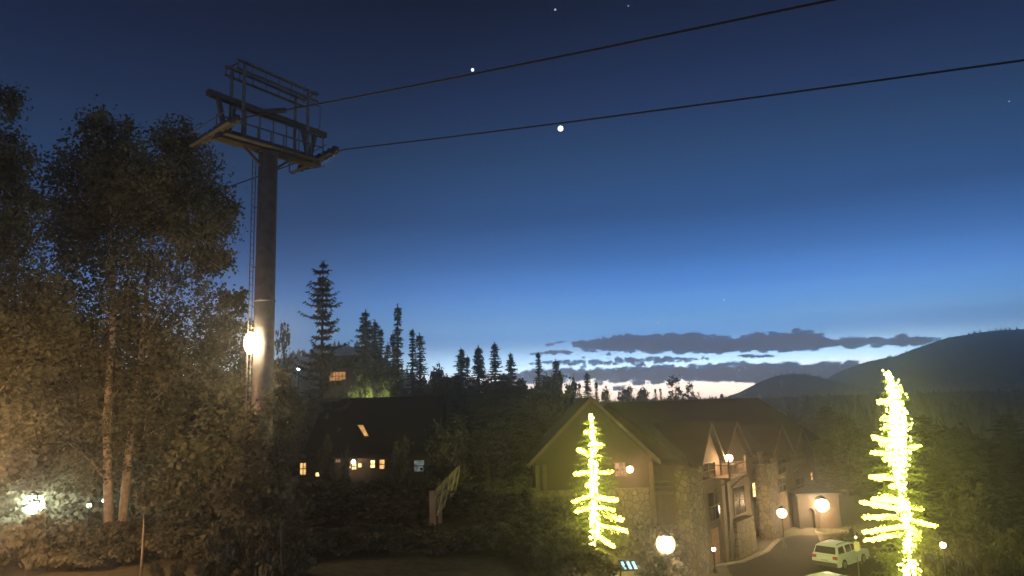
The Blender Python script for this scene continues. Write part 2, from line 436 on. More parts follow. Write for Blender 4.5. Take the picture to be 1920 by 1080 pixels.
def conifer(name, h, wd, seed, label, cat='tree', group=None, bare=.08, tufts=9, power=.8, step=.42, nb=6, leaf=.34, m_leaf=None, upturn=.25, gap=.0, droop=.3, inner=0):
    rng = np.random.default_rng(seed)
    root = empty(name, (0, 0, 0), label, cat, group)
    m = MB(); m.tube([(0, 0, -.3), (.02, 0, h * .5), (0, 0, h * .99)], [h * .014, h * .009, .02], 7)
    tris = []
    z = h * bare
    while z < h * .985:
        t = (z - h * bare) / (h * (1 - bare))
        L0 = wd / 2 * (1 - t) ** power * 1.0 + .06 * wd * (t < .97)
        n = nb if rng.random() > gap else max(2, nb // 2)
        a0 = rng.random() * 6.28
        for k in range(n + inner):
            if k < n and rng.random() < gap * .8: continue
            a = a0 + k * 6.283 / n + rng.normal() * .25
            L = L0 * (rng.uniform(.6, 1.2) if k < n else rng.uniform(.2, .42))
            d = np.array([math.cos(a), math.sin(a), 0]); prev = None
            nt_ = max(3, int(tufts * L / (wd / 2) + 2))
            pts = []
            for i in range(nt_ + 1):
                f = i / nt_
                p = d * L * f + np.array([0, 0, z - droop * L * f + upturn * L * f * f * f])
                pts.append(p)
            m.tube([pts[0], pts[len(pts) // 2], pts[-1]], [.012 * h * .25, .02, .01], 3, False)
            for i, p in enumerate(pts):
                if i == 0: continue
                f = i / nt_
                sz = leaf * (1.15 - .55 * f) * rng.uniform(.7, 1.25)
                for q in range(4):
                    v = d * rng.uniform(.2, 1.1) + np.array([-d[1], d[0], 0]) * rng.uniform(-1, 1) + np.array([0, 0, rng.uniform(-.75, .3)])
                    v /= np.linalg.norm(v) + 1e-6
                    sd = np.cross(v, rng.normal(size=3)); sd /= np.linalg.norm(sd) + 1e-6
                    base = p - v * sz * .35
                    tris += [base + sd * sz * .2, base - sd * sz * .2, p + v * sz * .75]
        z += step * rng.uniform(.75, 1.25) * (1 - .45 * t)
    for i in range(14):    # leader tip
        p = np.array([0, 0, h * (.95 + .05 * i / 14)]); v = rng.normal(size=3); v[2] = abs(v[2]) + .6; v /= np.linalg.norm(v)
        sd = np.cross(v, rng.normal(size=3)); sd /= np.linalg.norm(sd)
        tris += [p + sd * .05, p - sd * .05, p + v * leaf * .6]
    t_ = m.build('trunk', M_bark, root)
    c_ = rawmesh('crown', np.array(tris), None, m_leaf or M_need, root, 3)
    KIDS[root.name] = [t_, c_]
    root['_h'] = h; root['_w'] = wd
    return root
def bushy(name, h, wd, seed, label, cat='tree', group=None, leaf=.22, m_leaf=None, n=7, dens=1.0):
    rng = np.random.default_rng(seed)
    root = empty(name, (0, 0, 0), label, cat, group)
    m = MB(); m.tube([(0, 0, -.3), (.05, .05, h * .4), (0, 0, h * .8)], [h * .022, h * .016, .02], 6)
    bl = []
    for i in range(n):
        a = i * 2.4; t = i / n
        r = wd * rng.uniform(.2, .32)
        c = Vector((math.cos(a) * wd * .27 * (1 - t * .5), math.sin(a) * wd * .27 * (1 - t * .5), h * (.3 + .55 * t)))
        bl.append((c, (r, r, r * h / wd * .55), int(dens * 9 * (r / leaf) ** 2)))
        m.tube([(0, 0, c.z * .6), c], [h * .01, .015], 4)
    t_ = m.build('trunk', M_bark, root)
    C = crown_points(bl, rng, .3); C[:, 2] = np.maximum(C[:, 2], .1)
    c_ = rawmesh('crown', leafquads(C, leaf, rng), None, m_leaf or M_dark, root)
    KIDS[root.name] = [t_, c_]; root['_h'] = h; root['_w'] = wd
    return root
def put(proto, first, px, top, wpx, Y, label, group=None):
    """stand a tree on the ground at distance Y so that it has the height and width seen in the photo"""
    b = onground(px, Y, top)
    zt = at(px, top, Y).z; h = max(1.0, zt - b.z); wd = wpx * Y / F * (1.55 if proto.name.startswith('conifer') else 1)
    sc = (wd / proto['_w'], wd / proto['_w'] * rnd.uniform(.85, 1.1), h / proto['_h']); rz = rnd.random() * 6.28
    if first:
        proto.location = b; proto.scale = sc; proto.rotation_euler.z = rz; tag(proto, label, None, group); return proto
    return copy_tree(proto, b, rz, sc, label, group)

PEND = []
# ------------------------------------------------------------------ left aspens
px_tree('aspen_tree', 'tall aspen, left one of the pair of pale trunks, crown left of the lift tower', 'tree',
        ((207, 1005), (202, 900), (200, 780), (212, 600), (205, 420), (200, 240)),
        ((200, 262, 52), (165, 340, 70), (250, 335, 70), (128, 420, 52), (215, 430, 72), (150, 510, 52, .7), (245, 520, 60, .7), (190, 620, 80, .7), (110, 600, 60, .6), (215, 730, 80, .6), (140, 740, 70, .6), (170, 860, 55, .3)),
        38, .10, M_leaf, M_aspen, .26, None, 3)
px_tree('aspen_tree', 'aspen with pale trunk leaning right, crown nearest the lift tower pole', 'tree',
        ((228, 1003), (240, 860, .3), (252, 780, .4), (266, 650, .5), (285, 430, .5), (328, 250, .4)),
        ((332, 268, 46), (350, 335, 66), (290, 375, 60), (398, 395, 48), (365, 440, 60), (436, 390, 16), (405, 490, 34), (330, 510, 44, .45), (385, 570, 42, .5), (300, 600, 52, .5), (345, 690, 70, .7), (420, 640, 44, .6), (280, 800, 60, .5)),
        38.6, .10, M_leaf, M_aspen, .25, None, 4)
px_tree('aspen_tree', 'aspen at the left edge of the photo with its trunk out of view', 'tree',
        ((-70, 1010), (-60, 800), (-50, 500), (-20, 200)),
        ((0, 190, 38, .8), (15, 300, 45), (35, 385, 40), (0, 440, 70), (-50, 300, 80), (20, 560, 90, .9), (70, 640, 70, .7), (-40, 640, 100), (20, 780, 80, .6)),
        33, .09, M_leaf, M_aspen, .2, None, 5)
px_tree('aspen_tree', 'slender young aspen with thin pale curved trunk left of the tower foot', 'tree',
        ((458, 1020), (466, 950), (477, 870), (480, 760), (478, 690)),
        ((440, 760, 60, .6), (400, 830, 60, .6), (350, 900, 60, .6), (485, 700, 34, .5)), 36, .12, M_leaf, M_aspen, .085, None, 6)
px_tree('aspen_tree', 'thinnest pale sapling at the foot of the lift tower', 'tree',
        ((488, 1002), (493, 930), (497, 840), (505, 780)), ((497, 800, 45, .5), (510, 870, 38, .6)), 37, .12, M_dark, M_aspen, .07, None, 7)
px_tree('aspen_tree', 'small tree with gappy crown left of the tower lamp', 'tree',
        ((425, 1000), (428, 800), (435, 620)), ((430, 590, 38, .6), (452, 610, 22, .7), (405, 620, 30, .5), (445, 560, 18, .6), (425, 680, 55, .7)), 43, .13, M_leaf, M_bark, .1, None, 8)
for i, (px, py, r, Y) in enumerate(((40, 830, 120, 43), (170, 800, 110, 46), (300, 800, 110, 45), (400, 790, 90, 47), (90, 700, 110, 48), (250, 690, 90, 49), (370, 880, 80, 42), (500, 770, 60, 46))):
    px_tree('understorey_tree', 'brownish leafy tree in the lower mass behind the pale aspen trunks', 'tree', ((px, 1000), (px + 4, py), (px, py - r * .5)),
            ((px, py, r), (px - r * .5, py + r * .4, r * .7), (px + r * .5, py + r * .3, r * .7), (px, py + r * .9, r * .8)), Y, .17, M_leaf if i % 2 else M_dark, M_bark, .14,
            'leafy trees behind the aspen trunks', 20 + i, .62)
for px, top, wp in ((524, 800, 44), (613, 812, 30), (648, 835, 20), (747, 815, 44), (832, 790, 80), (580, 900, 60), (640, 896, 60), (700, 894, 70), (760, 896, 60)):
    PEND.append((px, top, wp, rnd.uniform(50, 53)))
# stump post with pale bark
px_tree('young_tree', 'short pale stem standing alone on the lawn edge by the left pair of trunks', 'tree', ((266, 1052), (268, 1010), (270, 960)), ((270, 950, 26, .5),), 31.5, .1, M_dark, M_aspen, .06, None, 41)

# ------------------------------------------------------------------ skyline conifers and round trees
A = conifer('spruce_tree', 14, 5.0, 11, 'x', step=.6, nb=5, gap=.3, tufts=11, droop=.12, upturn=.3, leaf=.5, power=.68, bare=.18, inner=4)
B = conifer('conifer_tree', 12, 4.0, 12, 'x', step=.34, nb=7, tufts=7, leaf=.55, droop=.35, power=.95, gap=.18)
Cc = conifer('conifer_tree', 14, 2.0, 13, 'x', step=.34, nb=6, tufts=4, leaf=.45, power=.62, droop=.3, gap=.2)
B2 = conifer('conifer_tree', 12, 4.4, 31, 'x', step=.45, nb=6, tufts=7, leaf=.6, droop=.42, power=.85, gap=.22, inner=3)
B3 = conifer('conifer_tree', 12, 3.6, 32, 'x', step=.4, nb=6, tufts=6, leaf=.5, droop=.2, upturn=.2, power=1.05, gap=.2, inner=3)
C2 = conifer('conifer_tree', 14, 2.2, 33, 'x', step=.5, nb=5, tufts=4, leaf=.5, power=.8, droop=.35, gap=.25, inner=3)
Dd = bushy('leafy_tree', 8, 5, 14, 'x')
Ee = bushy('leafy_tree', 8, 4, 15, 'x', dens=.55, leaf=.17)
G = 'trees along the skyline'
seen = set()
def put2(p, *a):
    f = p.name not in seen; seen.add(p.name); return put(p, f, *a)
put2(A, 606, 489, 138, 62, 'large open-branched spruce with upturned tips, right of the lift tower pole', None)
put2(B2, 685, 583, 62, 95, 'broad pointed conifer, next to the right of the large spruce', G)
put2(B3, 703, 600, 44, 97, 'conifer tucked against the right side of the broad pointed one', G)
put2(C2, 714, 616, 24, 98, 'narrow conifer right of the broad pair', G)
put2(Cc, 727, 642, 18, 100, 'short thin conifer left of the tall column tree', G)
put2(Cc, 745, 570, 26, 90, 'tallest column-shaped conifer with square top', G)
put2(Cc, 737, 622, 20, 91, 'small conifer leaning on the tall column tree', G)
put2(C2, 773, 617, 26, 95, 'left one of the twin narrow conifers', G)
put2(Cc, 787, 624, 28, 96, 'right one of the twin narrow conifers', G)
put2(Dd, 814, 679, 48, 108, 'round leafy tree right of the twin conifers', G)
put2(B2, 865, 653, 46, 110, 'pointed conifer, first of the row of four left of the clouds', G)
put2(Cc, 876, 666, 18, 112, 'thin second tip beside the first of the four conifers', G)
put2(B, 897, 649, 44, 112, 'blunt conifer, second of the row of four', G)
put2(B3, 927, 642, 44, 113, 'highest conifer of the row of four', G)
put2(B2, 957, 662, 40, 114, 'lowest conifer of the row of four', G)
put2(C2, 1009, 661, 22, 118, 'slim conifer against the left end of the clouds', G)
put2(Cc, 1041, 673, 22, 118, 'slim conifer overlapping the low cloud bank', G)
put2(Dd, 1025, 690, 70, 120, 'bushy tree between the two slim conifers at the clouds', G)
put2(Dd, 1066, 705, 34, 112, 'small bushy tree left of the peach strip of sky', G)
put2(B3, 1100, 697, 34, 125, 'dark conifer standing at the left end of the peach strip', G)
put2(Cc, 1117, 714, 12, 127, 'tiny thin conifer right of the dark one at the peach strip', G)
put2(Cc, 1086, 716, 10, 127, 'tiny thin conifer left of the dark one at the peach strip', G)
put2(Dd, 1131, 722, 32, 130, 'small leafy tree beside the dark conifer at the peach strip', G)
put2(Dd, 1170, 722, 34, 180, 'round leafy tree alone in the peach strip', G)
put2(Dd, 1203, 725, 40, 180, 'wider leafy tree in the middle of the peach strip', G)
put2(Cc, 1228, 728, 10, 180, 'tiny conifer right of the wider leafy tree', G)
put2(Ee, 1270, 702, 52, 170, 'tall gappy leafy tree dark against the peach strip', G)
put2(Ee, 1297, 714, 30, 172, 'lower gappy tree joined to the tall gappy one', G)
put2(Cc, 1238, 727, 8, 182, 'tiniest conifer left of the tall gappy tree', G)
put2(Ee, 535, 598, 62, 72, 'thin airy tree between tower pole and large spruce', G)
put2(B, 1353, 738, 14, 220, 'tiny bush at the left foot of the small hill', G)

# dark trees of the middle distance
GM = 'dark trees in the middle distance'
for i in range(34):
    px = 520 + i * 16.5 + rnd.uniform(-8, 8)
    if 612 < px < 655: continue
    put2(B if i % 3 else Dd, px, rnd.uniform(700, 742), rnd.uniform(50, 80), rnd.uniform(96, 118), 'dark tree in the band under the skyline conifers', GM)
for i in range(13):
    px = 838 + i * 14 + rnd.uniform(-5, 5)
    put2((Dd, B, Ee)[i % 3], px, rnd.uniform(765, 830), rnd.uniform(70, 105), rnd.uniform(60, 74), 'dark tree between the chalet and the gabled house', 'dark trees left of the gabled house')
for i in range(9):
    px = 815 + i * 24 + rnd.uniform(-8, 8)
    put2((Dd, Ee)[i % 2], px, rnd.uniform(880, 935), rnd.uniform(70, 110), rnd.uniform(48, 56), 'low dark leafy tree behind the timber rail', 'low trees behind the timber rail')
for i in range(10):
    put2((B, Dd)[i % 2], 515 + i * 12, rnd.uniform(735, 770), 70, rnd.uniform(74, 84), 'dark tree behind the left end of the chalet roof', 'dark trees around the chalet')
for i in range(20):
    px = 1730 + (i % 10) * 26 + rnd.uniform(-9, 9)
    put2((B2, Dd, B3)[i % 3], px, rnd.uniform(760, 840) + (i // 10) * 90, rnd.uniform(80, 120), (78 if i < 10 else 60) + rnd.uniform(-5, 5), 'dark tree on the slope right of the taller lit tree', 'dark trees on the right slope')
for i in range(16):
    px = 1560 + i * 14 + rnd.uniform(-6, 6)
    put2((B, Dd)[i % 2], px, rnd.uniform(800, 880), rnd.uniform(60, 80), rnd.uniform(88, 104), 'dark tree behind the garage wall and taller lit tree', 'dark trees behind the garage')
for i in range(10):
    put2((B, Dd)[i % 2], 1190 + i * 44 + rnd.uniform(-10, 10), rnd.uniform(752, 775), rnd.uniform(60, 80), rnd.uniform(112, 122), 'dark tree behind the roofs of the row lodge', 'dark trees behind the row lodge')
for px, top, wp, Y in PEND: put2(Dd, px, top, wp, Y, 'dark leafy tree in front of the chalet between its windows', 'dark trees in front of the chalet')
# lamp-lit green trees
H = bushy('leafy_tree', 6, 4, 44, 'x', m_leaf=M_green, leaf=.24)
for px, top, wpx, Y, l in ((688, 690, 62, 80, 'green leafy tree lit from below, brightest of three'), (728, 697, 46, 81, 'narrower lit green tree right of the brightest one'), (655, 712, 46, 79, 'lower lit green bush by the small chalet')):
    put2(H, px, top, wpx, Y, l, 'lamp-lit green trees')

# shrubs
Sh = bushy('shrub', 1.6, 2.2, 50, 'x', 'shrub', leaf=.1, n=6)
for i in range(24):
    px = 300 + i * 33 + rnd.uniform(-10, 10)
    put2(Sh, px, rnd.uniform(975, 1012), rnd.uniform(70, 110), rnd.uniform(33, 37), 'dark dense shrub in the hedge row along the lawn', 'shrubs along the far side of the lawn')
for i in range(26):
    px = 520 + i * 20 + rnd.uniform(-8, 8)
    put2(Sh, px, rnd.uniform(900, 960), rnd.uniform(90, 130), rnd.uniform(42, 49), 'dark shrub on the slope below the chalet windows', 'shrubs below the chalet')
for i, px in enumerate((292, 332, 376, 421, 466, 504, 548)):
    put2(Sh, px, 1066, 26, 29.3, 'small dark plant in the spaced row at the bottom of the lawn', 'row of small plants on the lawn')
for i in range(12):
    px = 1010 + i * 22 + rnd.uniform(-8, 8)
    if 1140 < px < 1215: continue
    put2(Sh, px, rnd.uniform(1020, 1050), rnd.uniform(50, 80), rnd.uniform(42, 46), 'shrub at the foot of the shorter lit tree', 'shrubs around the shorter lit tree')
for i in range(16):
    put2(Sh, 1060 + i * 13 + rnd.uniform(-6, 6), rnd.uniform(975, 1010), rnd.uniform(55, 80), rnd.uniform(50, 55), 'shrub on the bank in front of the gabled house', 'shrubs before the gabled house')
for i in range(9):
    put2(Sh, 420 + i * 16, rnd.uniform(960, 1000), 80, rnd.uniform(29.5, 30.8), 'dark shrub at the foot of the lift tower', 'shrubs at the foot of the lift tower')
for i in range(12):
    px = 1715 + i * 20
    put2(Sh, px, rnd.uniform(985, 1035), rnd.uniform(60, 90), rnd.uniform(44, 50), 'dark shrub right of the taller lit tree', 'shrubs right of the taller lit tree')

for i in range(20):
    px = -30 + i * 17 + rnd.uniform(-8, 8)
    put2(Sh, px, rnd.uniform(960, 1015), rnd.uniform(70, 110), rnd.uniform(31, 39), 'brownish shrub in the undergrowth under the aspens', 'undergrowth shrubs under the aspens')
px_tree('leafy_tree', 'leafy tree standing in front of the lower part of the lift tower pole', 'tree', ((532, 1030), (528, 900), (520, 760)),
        ((500, 770, 42, .5), (475, 850, 52, .7), (510, 860, 40, .7), (495, 930, 55, .8), (450, 930, 50, .7), (525, 955, 42, .7), (520, 720, 26, .4)), 29, .11, M_dark, M_bark, .09, None, 77)
# ------------------------------------------------------------------ lift tower
Yp = 31.7
pc = at(503, 285, Yp); pb = onground(490, Yp, 900)
av = Vector((.61, .787, 0)).normalized(); dv = Vector((.787, -.61, 0)).normalized()
base = Vector((pc.x, pc.y, height(pc.x, pc.y)))
tw = empty('lift_tower', base, 'tall grey ski lift tower with cross arm, work frames and ladder', 'lift tower')
TH = pc.z - base.z
def T(a, d, z): return av * a + dv * d + Vector((0, 0, z))
M = MB(); M.tube([(0, 0, -.4), (0, 0, TH * .5), (0, 0, TH - .05)], [.47, .44, .42], 20); M.lathe((0, 0, -.05), ((.8, 0), (.8, .06), (.5, .1)), 20)
M.lathe((0, 0, TH * .62), ((.45, 0), (.465, .02), (.465, .1), (.45, .12)), 20)
M.build('pole', M_steel, tw, True)
def tbar(m, p, q, wd, hd=None): m.bar(T(*p), T(*q), wd, hd)
m = MB(); z = TH + .18
tbar(m, (-2.5, 0, z), (2.75, 0, z), .42, .42); tbar(m, (-.5, 0, z - .25), (.5, 0, z - .25), .5, .12)
for s in (-1, 1): tbar(m, (.35 * s, 0, z - .9), (1.3 * s, 0, z - .16), .1)
m.build('cross_arm', M_dsteel, tw)
def train(a, zc, slope):
    m = MB(); L = 1.5
    def q(t, o, h): return T(a + o, t, zc + slope * t + h)
    m.bar(q(-L, 0, 0), q(L, 0, 0), .1, .2)
    for s in (-1, 1): m.bar(q(s * L * .5 - .7, .12, .0), q(s * L * .5 + .7, .12, .0), .07, .14)
    m.bar(q(-L, -.4, -.28), q(L, -.4, -.28), .18, .05); m.bar(q(-L, -.62, .1), q(L, -.62, .1), .03)
    o = m.build('sheave_frame', M_steel, tw)
    for k in range(8):
        c = q(-L + .2 + k * (2 * L - .4) / 7, .02, .06)
        wv = MB(); ax = av * .09
        rings = [[c + ax * e + (dv * math.cos(t) + Vector((0, 0, 1)) * math.sin(t)) * r for t in [i * 6.2832 / 14 for i in range(14)]] for e, r in ((-1, .2), (-.5, .2), (0, .16), (.5, .2), (1, .2))]
        wv.tube_rings(rings).build('sheave', M_dsteel, tw, True)
train(-2.45, z + .12, .1); train(2.7, z + .12, .1)
m = MB(); zu = TH + 1.75
tbar(m, (-3.0, 0, zu + .12), (3.15, 0, zu - .1), .26, .26); tbar(m, (-.4, 0, zu + .05), (.35, .8, zu + .14), .2, .16)
m.build('lifting_beam', M_dsteel, tw)
for s, x in ((-1, -2.1), (1, 2.2)):
    m = MB()
    for e in (-.5, .5): tbar(m, (x, 0, z), (x + e * .8, 0, zu), .17)
    m.build('beam_support', M_dsteel, tw)
m = MB(); zt = TH + 3.45
for d in (-.5, .5):
    tbar(m, (-1.95, d, zt + .15), (2.3, d, zt - .1), .1); tbar(m, (-1.95, d, zt - .25), (2.3, d, zt - .45), .09)
    for x in (-1.6, 1.75): tbar(m, (x, d, z), (x, d, zt), .12)
    for k in range(7): tbar(m, (-1.9 + k * .68, d, zt - .3), (-1.9 + k * .68, d, zt + .1), .035)
for x in (-1.9, 2.3): tbar(m, (x, -.5, zt), (x, .5, zt), .06)
tbar(m, (2.3, -.5, zt), (3.2, -.5, zt - .15), .04); tbar(m, (3.2, -.5, zt - .15), (3.2, -.5, zt - 1.2), .04); tbar(m, (3.2, -.5, zt - 1.2), (2.6, -.5, zt - 1.8), .04)
m.build('top_frame', M_steel, tw)
m = MB()
for d in (-.6, .6):
    for h in (.55, 1.1): tbar(m, (-2.2, d, z + h), (2.6, d, z + h), .05)
    for k in range(8): tbar(m, (-2.2 + k * .68, d, z), (-2.2 + k * .68, d, z + 1.1), .05)
tbar(m, (-2.4, .45, z - .1), (2.6, .45, z - .1), .3, .04); tbar(m, (-2.4, -.45, z - .1), (2.6, -.45, z - .1), .3, .04)
m.build('catwalk', M_steel, tw)
m = MB()
for s in (-.2, .2): m.tube([Vector((-.62, s, 1)), Vector((-.62, s, TH - .4))], .025, 6)
k = 1.2
while k < TH - .5: m.tube([Vector((-.62, -.2, k)), Vector((-.62, .2, k))], .015, 5); k += .3
for k in range(6): m.bar((-.62, 0, 2 + k * 2.7), (-.4, 0, 2 + k * 2.7), .05)
m.build('ladder', M_steel, tw)
m = MB(); m.bar(T(1.0, .2, TH - .1), T(1.0, .2, TH - .75), .05); m.bar(T(1.0, .2, TH - .75), T(2.3, 1.1, TH - .35), .05); m.build('brace', M_steel, tw)

# cables
def lineY(P, px, py):
    """distance at which the sight line through a point meets the vertical plane of the cable"""
    r = ray(px, py); k = r.x / r.y
    t = (k * P.y - P.x) / (dv.x - k * dv.y)
    return P.y + dv.y * t
M_cable = mat('cable_steel', (.03, .03, .032), .6, .2, 10, .3)
PL = base + T(-2.45, 0, z + .36); PR = base + T(2.7, 0, z + .36)
PR2 = base + T(2.7, 1.4, z + .5); PL2 = base + T(-2.45, 1.4, z + .5)
def seg(P, a, b):
    return at(*a, lineY(P, *a)), at(*b, lineY(P, *b))
for P, a, b, c, lab in ((PR, (648, 280), (1920, 113), (430, 350), 'lower haul cable running right from the far sheaves of the tower'), (PL, (470, 218), (1560, 0), (340, 300), 'upper haul cable crossing the sky to the top edge')):
    A1, B1 = seg(P, a, b); C1 = at(*c, lineY(P, *c)); E1 = A1 + (B1 - A1) * 1.5
    X = P + (P - A1).normalized() * 1.4 if False else P
    m = MB(); dd = (C1 - P)
    mid = A1.lerp(B1, .5) - Vector((0, 0, .08))
    pts = [P + dd * 8, P + dd * 3, P + dd, P, A1, A1.lerp(B1, .25) - Vector((0, 0, .06)), mid, A1.lerp(B1, .75) - Vector((0, 0, .06)), B1, E1]
    o = m.tube(pts, .03, 7).build('lift_cable', M_cable, None, True); tag(o, lab, 'cable', 'ski lift cables')

# ------------------------------------------------------------------ lamps
def point(loc, power, col, r, parent=None):
    l = bpy.data.lights.new('lamp_light', 'POINT'); l.energy = power * 1.05; l.color = col; l.shadow_soft_size = r
    o = bpy.data.objects.new('lamp_light', l); COL.objects.link(o); o.location = loc
    if parent: o.parent = parent
WARM = (1.0, .62, .25); SOD = (1.0, .54, .19); COOL = (.86, 1.0, .80)
def lamp(name, px, py, Y, r, power, col, label, style='post', glow=25, cat='lamp', rr=None):
    p = at(px, py, Y); gz = height(p.x, p.y)
    b = Vector((p.x, p.y, gz)) if style == 'post' else p
    root = empty(name, b, label, cat)
    lp = p - b
    r *= 1.12; gm = emit('globe_' + name, col, 1.6 if max(col) > min(col) * 1.3 else glow, True); bm_ = emit('bulb_' + name, tuple(.5 + .5 * c for c in col), 30, True); gm.cycles.emission_sampling = bm_.cycles.emission_sampling = 'NONE'
    if style == 'post':
        m = MB(); m.lathe((0, 0, 0), ((.16, -.2), (.16, .25), (.09, .32), (.06, .4), (.05, lp.z - r), (.1, lp.z - r * 1.05), (.11, lp.z - r * .9)), 12)
        m.build('post', M_black, root, True)
        c = MB(); c.lathe((0, 0, lp.z + r * .86), ((r * .75, 0), (r * .5, r * .22), (.03, r * .4), (.02, r * .6)), 12); c.build('cap', M_black, root, True)
    elif style == 'wall':
        m = MB(); m.bar((0, 0, r * 1.1), (0, .25, r * 1.1), .05); m.box((0, .28, r * .5), (.16, .04, .3)); m.build('bracket', M_black, root)
        c = MB(); c.lathe((0, 0, r * .85), ((r * .8, 0), (r * .5, r * .3), (.02, r * .5)), 12); c.build('cap', M_black, root, True)
    elif style == 'pole':
        m = MB(); m.bar((0, 0, r * 1.2), (.4, .05, r * 1.2), .06); m.build('bracket', M_black, root)
    g = MB(); g.lathe((0, 0, 0), [(r * math.sin(t) + .001, lp.z - r * math.cos(t) * (1.8 if style == 'pole' else 1)) for t in [math.pi * i / 12 for i in range(13)]], 16)  # oversized globe with warm rim imitates bloom round the white bulb
    o = g.build('globe', gm, root, True)
    g = MB(); g.lathe((0, 0, 0), [(r * .78 * math.sin(t) + .001, lp.z - r * .78 * math.cos(t) * (1.7 if style == 'pole' else 1)) for t in [math.pi * i / 12 for i in range(13)]], 16); g.build('bulb', bm_, o, True)
    point(lp, power, col, r * .62, root)
    return root
lamp('street_lamp', 1248, 1020, 44, .50, 950, WARM, 'big glowing globe lamp on low post right of the shorter lit tree')
lamp('wall_lamp', 1181, 880, 56.5, .25, 420, SOD, 'small orange wall lamp on the front of the gabled house', 'wall')
lamp('wall_lamp', 1367, 859, 59.4, .29, 620, SOD, 'orange lantern high on the pointed bays of the row lodge', 'wall')
lamp('street_lamp', 1466, 962, 63, .38, 700, WARM, 'globe lamp on a slim post in front of the row lodge')
lamp('wall_lamp', 1541, 947, 70.9, .60, 1500, WARM, 'brightest lamp, on the wall above the stone planter', 'wall')
lamp('tower_lamp', 469, 643, 31.0, .24, 700, (1, .74, .40), 'bright tall lamp fixed to the pole of the lift tower', 'pole')
lamp('flood_lamp', 62, 945, 40, .45, 1500, COOL, 'large greenish white floodlight at the lower left by the aspens')
lamp('street_lamp', 560, 692, 70, .13, 90, (.6, .9, 1.0), 'small bluish lamp between the tower pole and the large spruce')
lamp('path_lamp', 1768, 1022, 42.5, .16, 160, SOD, 'small orange lamp low down right of the taller lit tree')
lamp('path_lamp', 195, 938, 44, .1, 30, (.7, .9, 1.0), 'tiny bluish lamp left of the pale aspen trunks')
lamp('path_lamp', 167, 948, 43, .12, 30, (.9, 1, .5), 'tiny greenish lamp between the floodlight and the aspen trunks')
lamp('garden_lamp', 697, 753, 78, .1, 700, (1, .95, .5), 'hidden garden lamp under the lit green trees')
lamp('street_lamp', -85, 905, 26, .3, 3300, SOD, 'orange street lamp just beyond the left edge by the aspens')
lamp('path_lamp', 1338, 1030, 55, .14, 110, SOD, 'small orange lamp at the foot of the lodge by the kerb')
lamp('porch_lamp', 663, 866, 56.4, .15, 30, WARM, 'glowing porch lamp amid the chalet windows', 'wall')
lamp('path_lamp', 1258, 775, 140, .22, 25, (1, .9, .6), 'tiny far house window built as a lamp above the lodge roof')  # distant house window, stood in for by a small lamp
lamp('path_lamp', 541, 794, 66, .13, 20, (.85, 1, .6), 'faint greenish lamp in the trees left of the chalet roof')

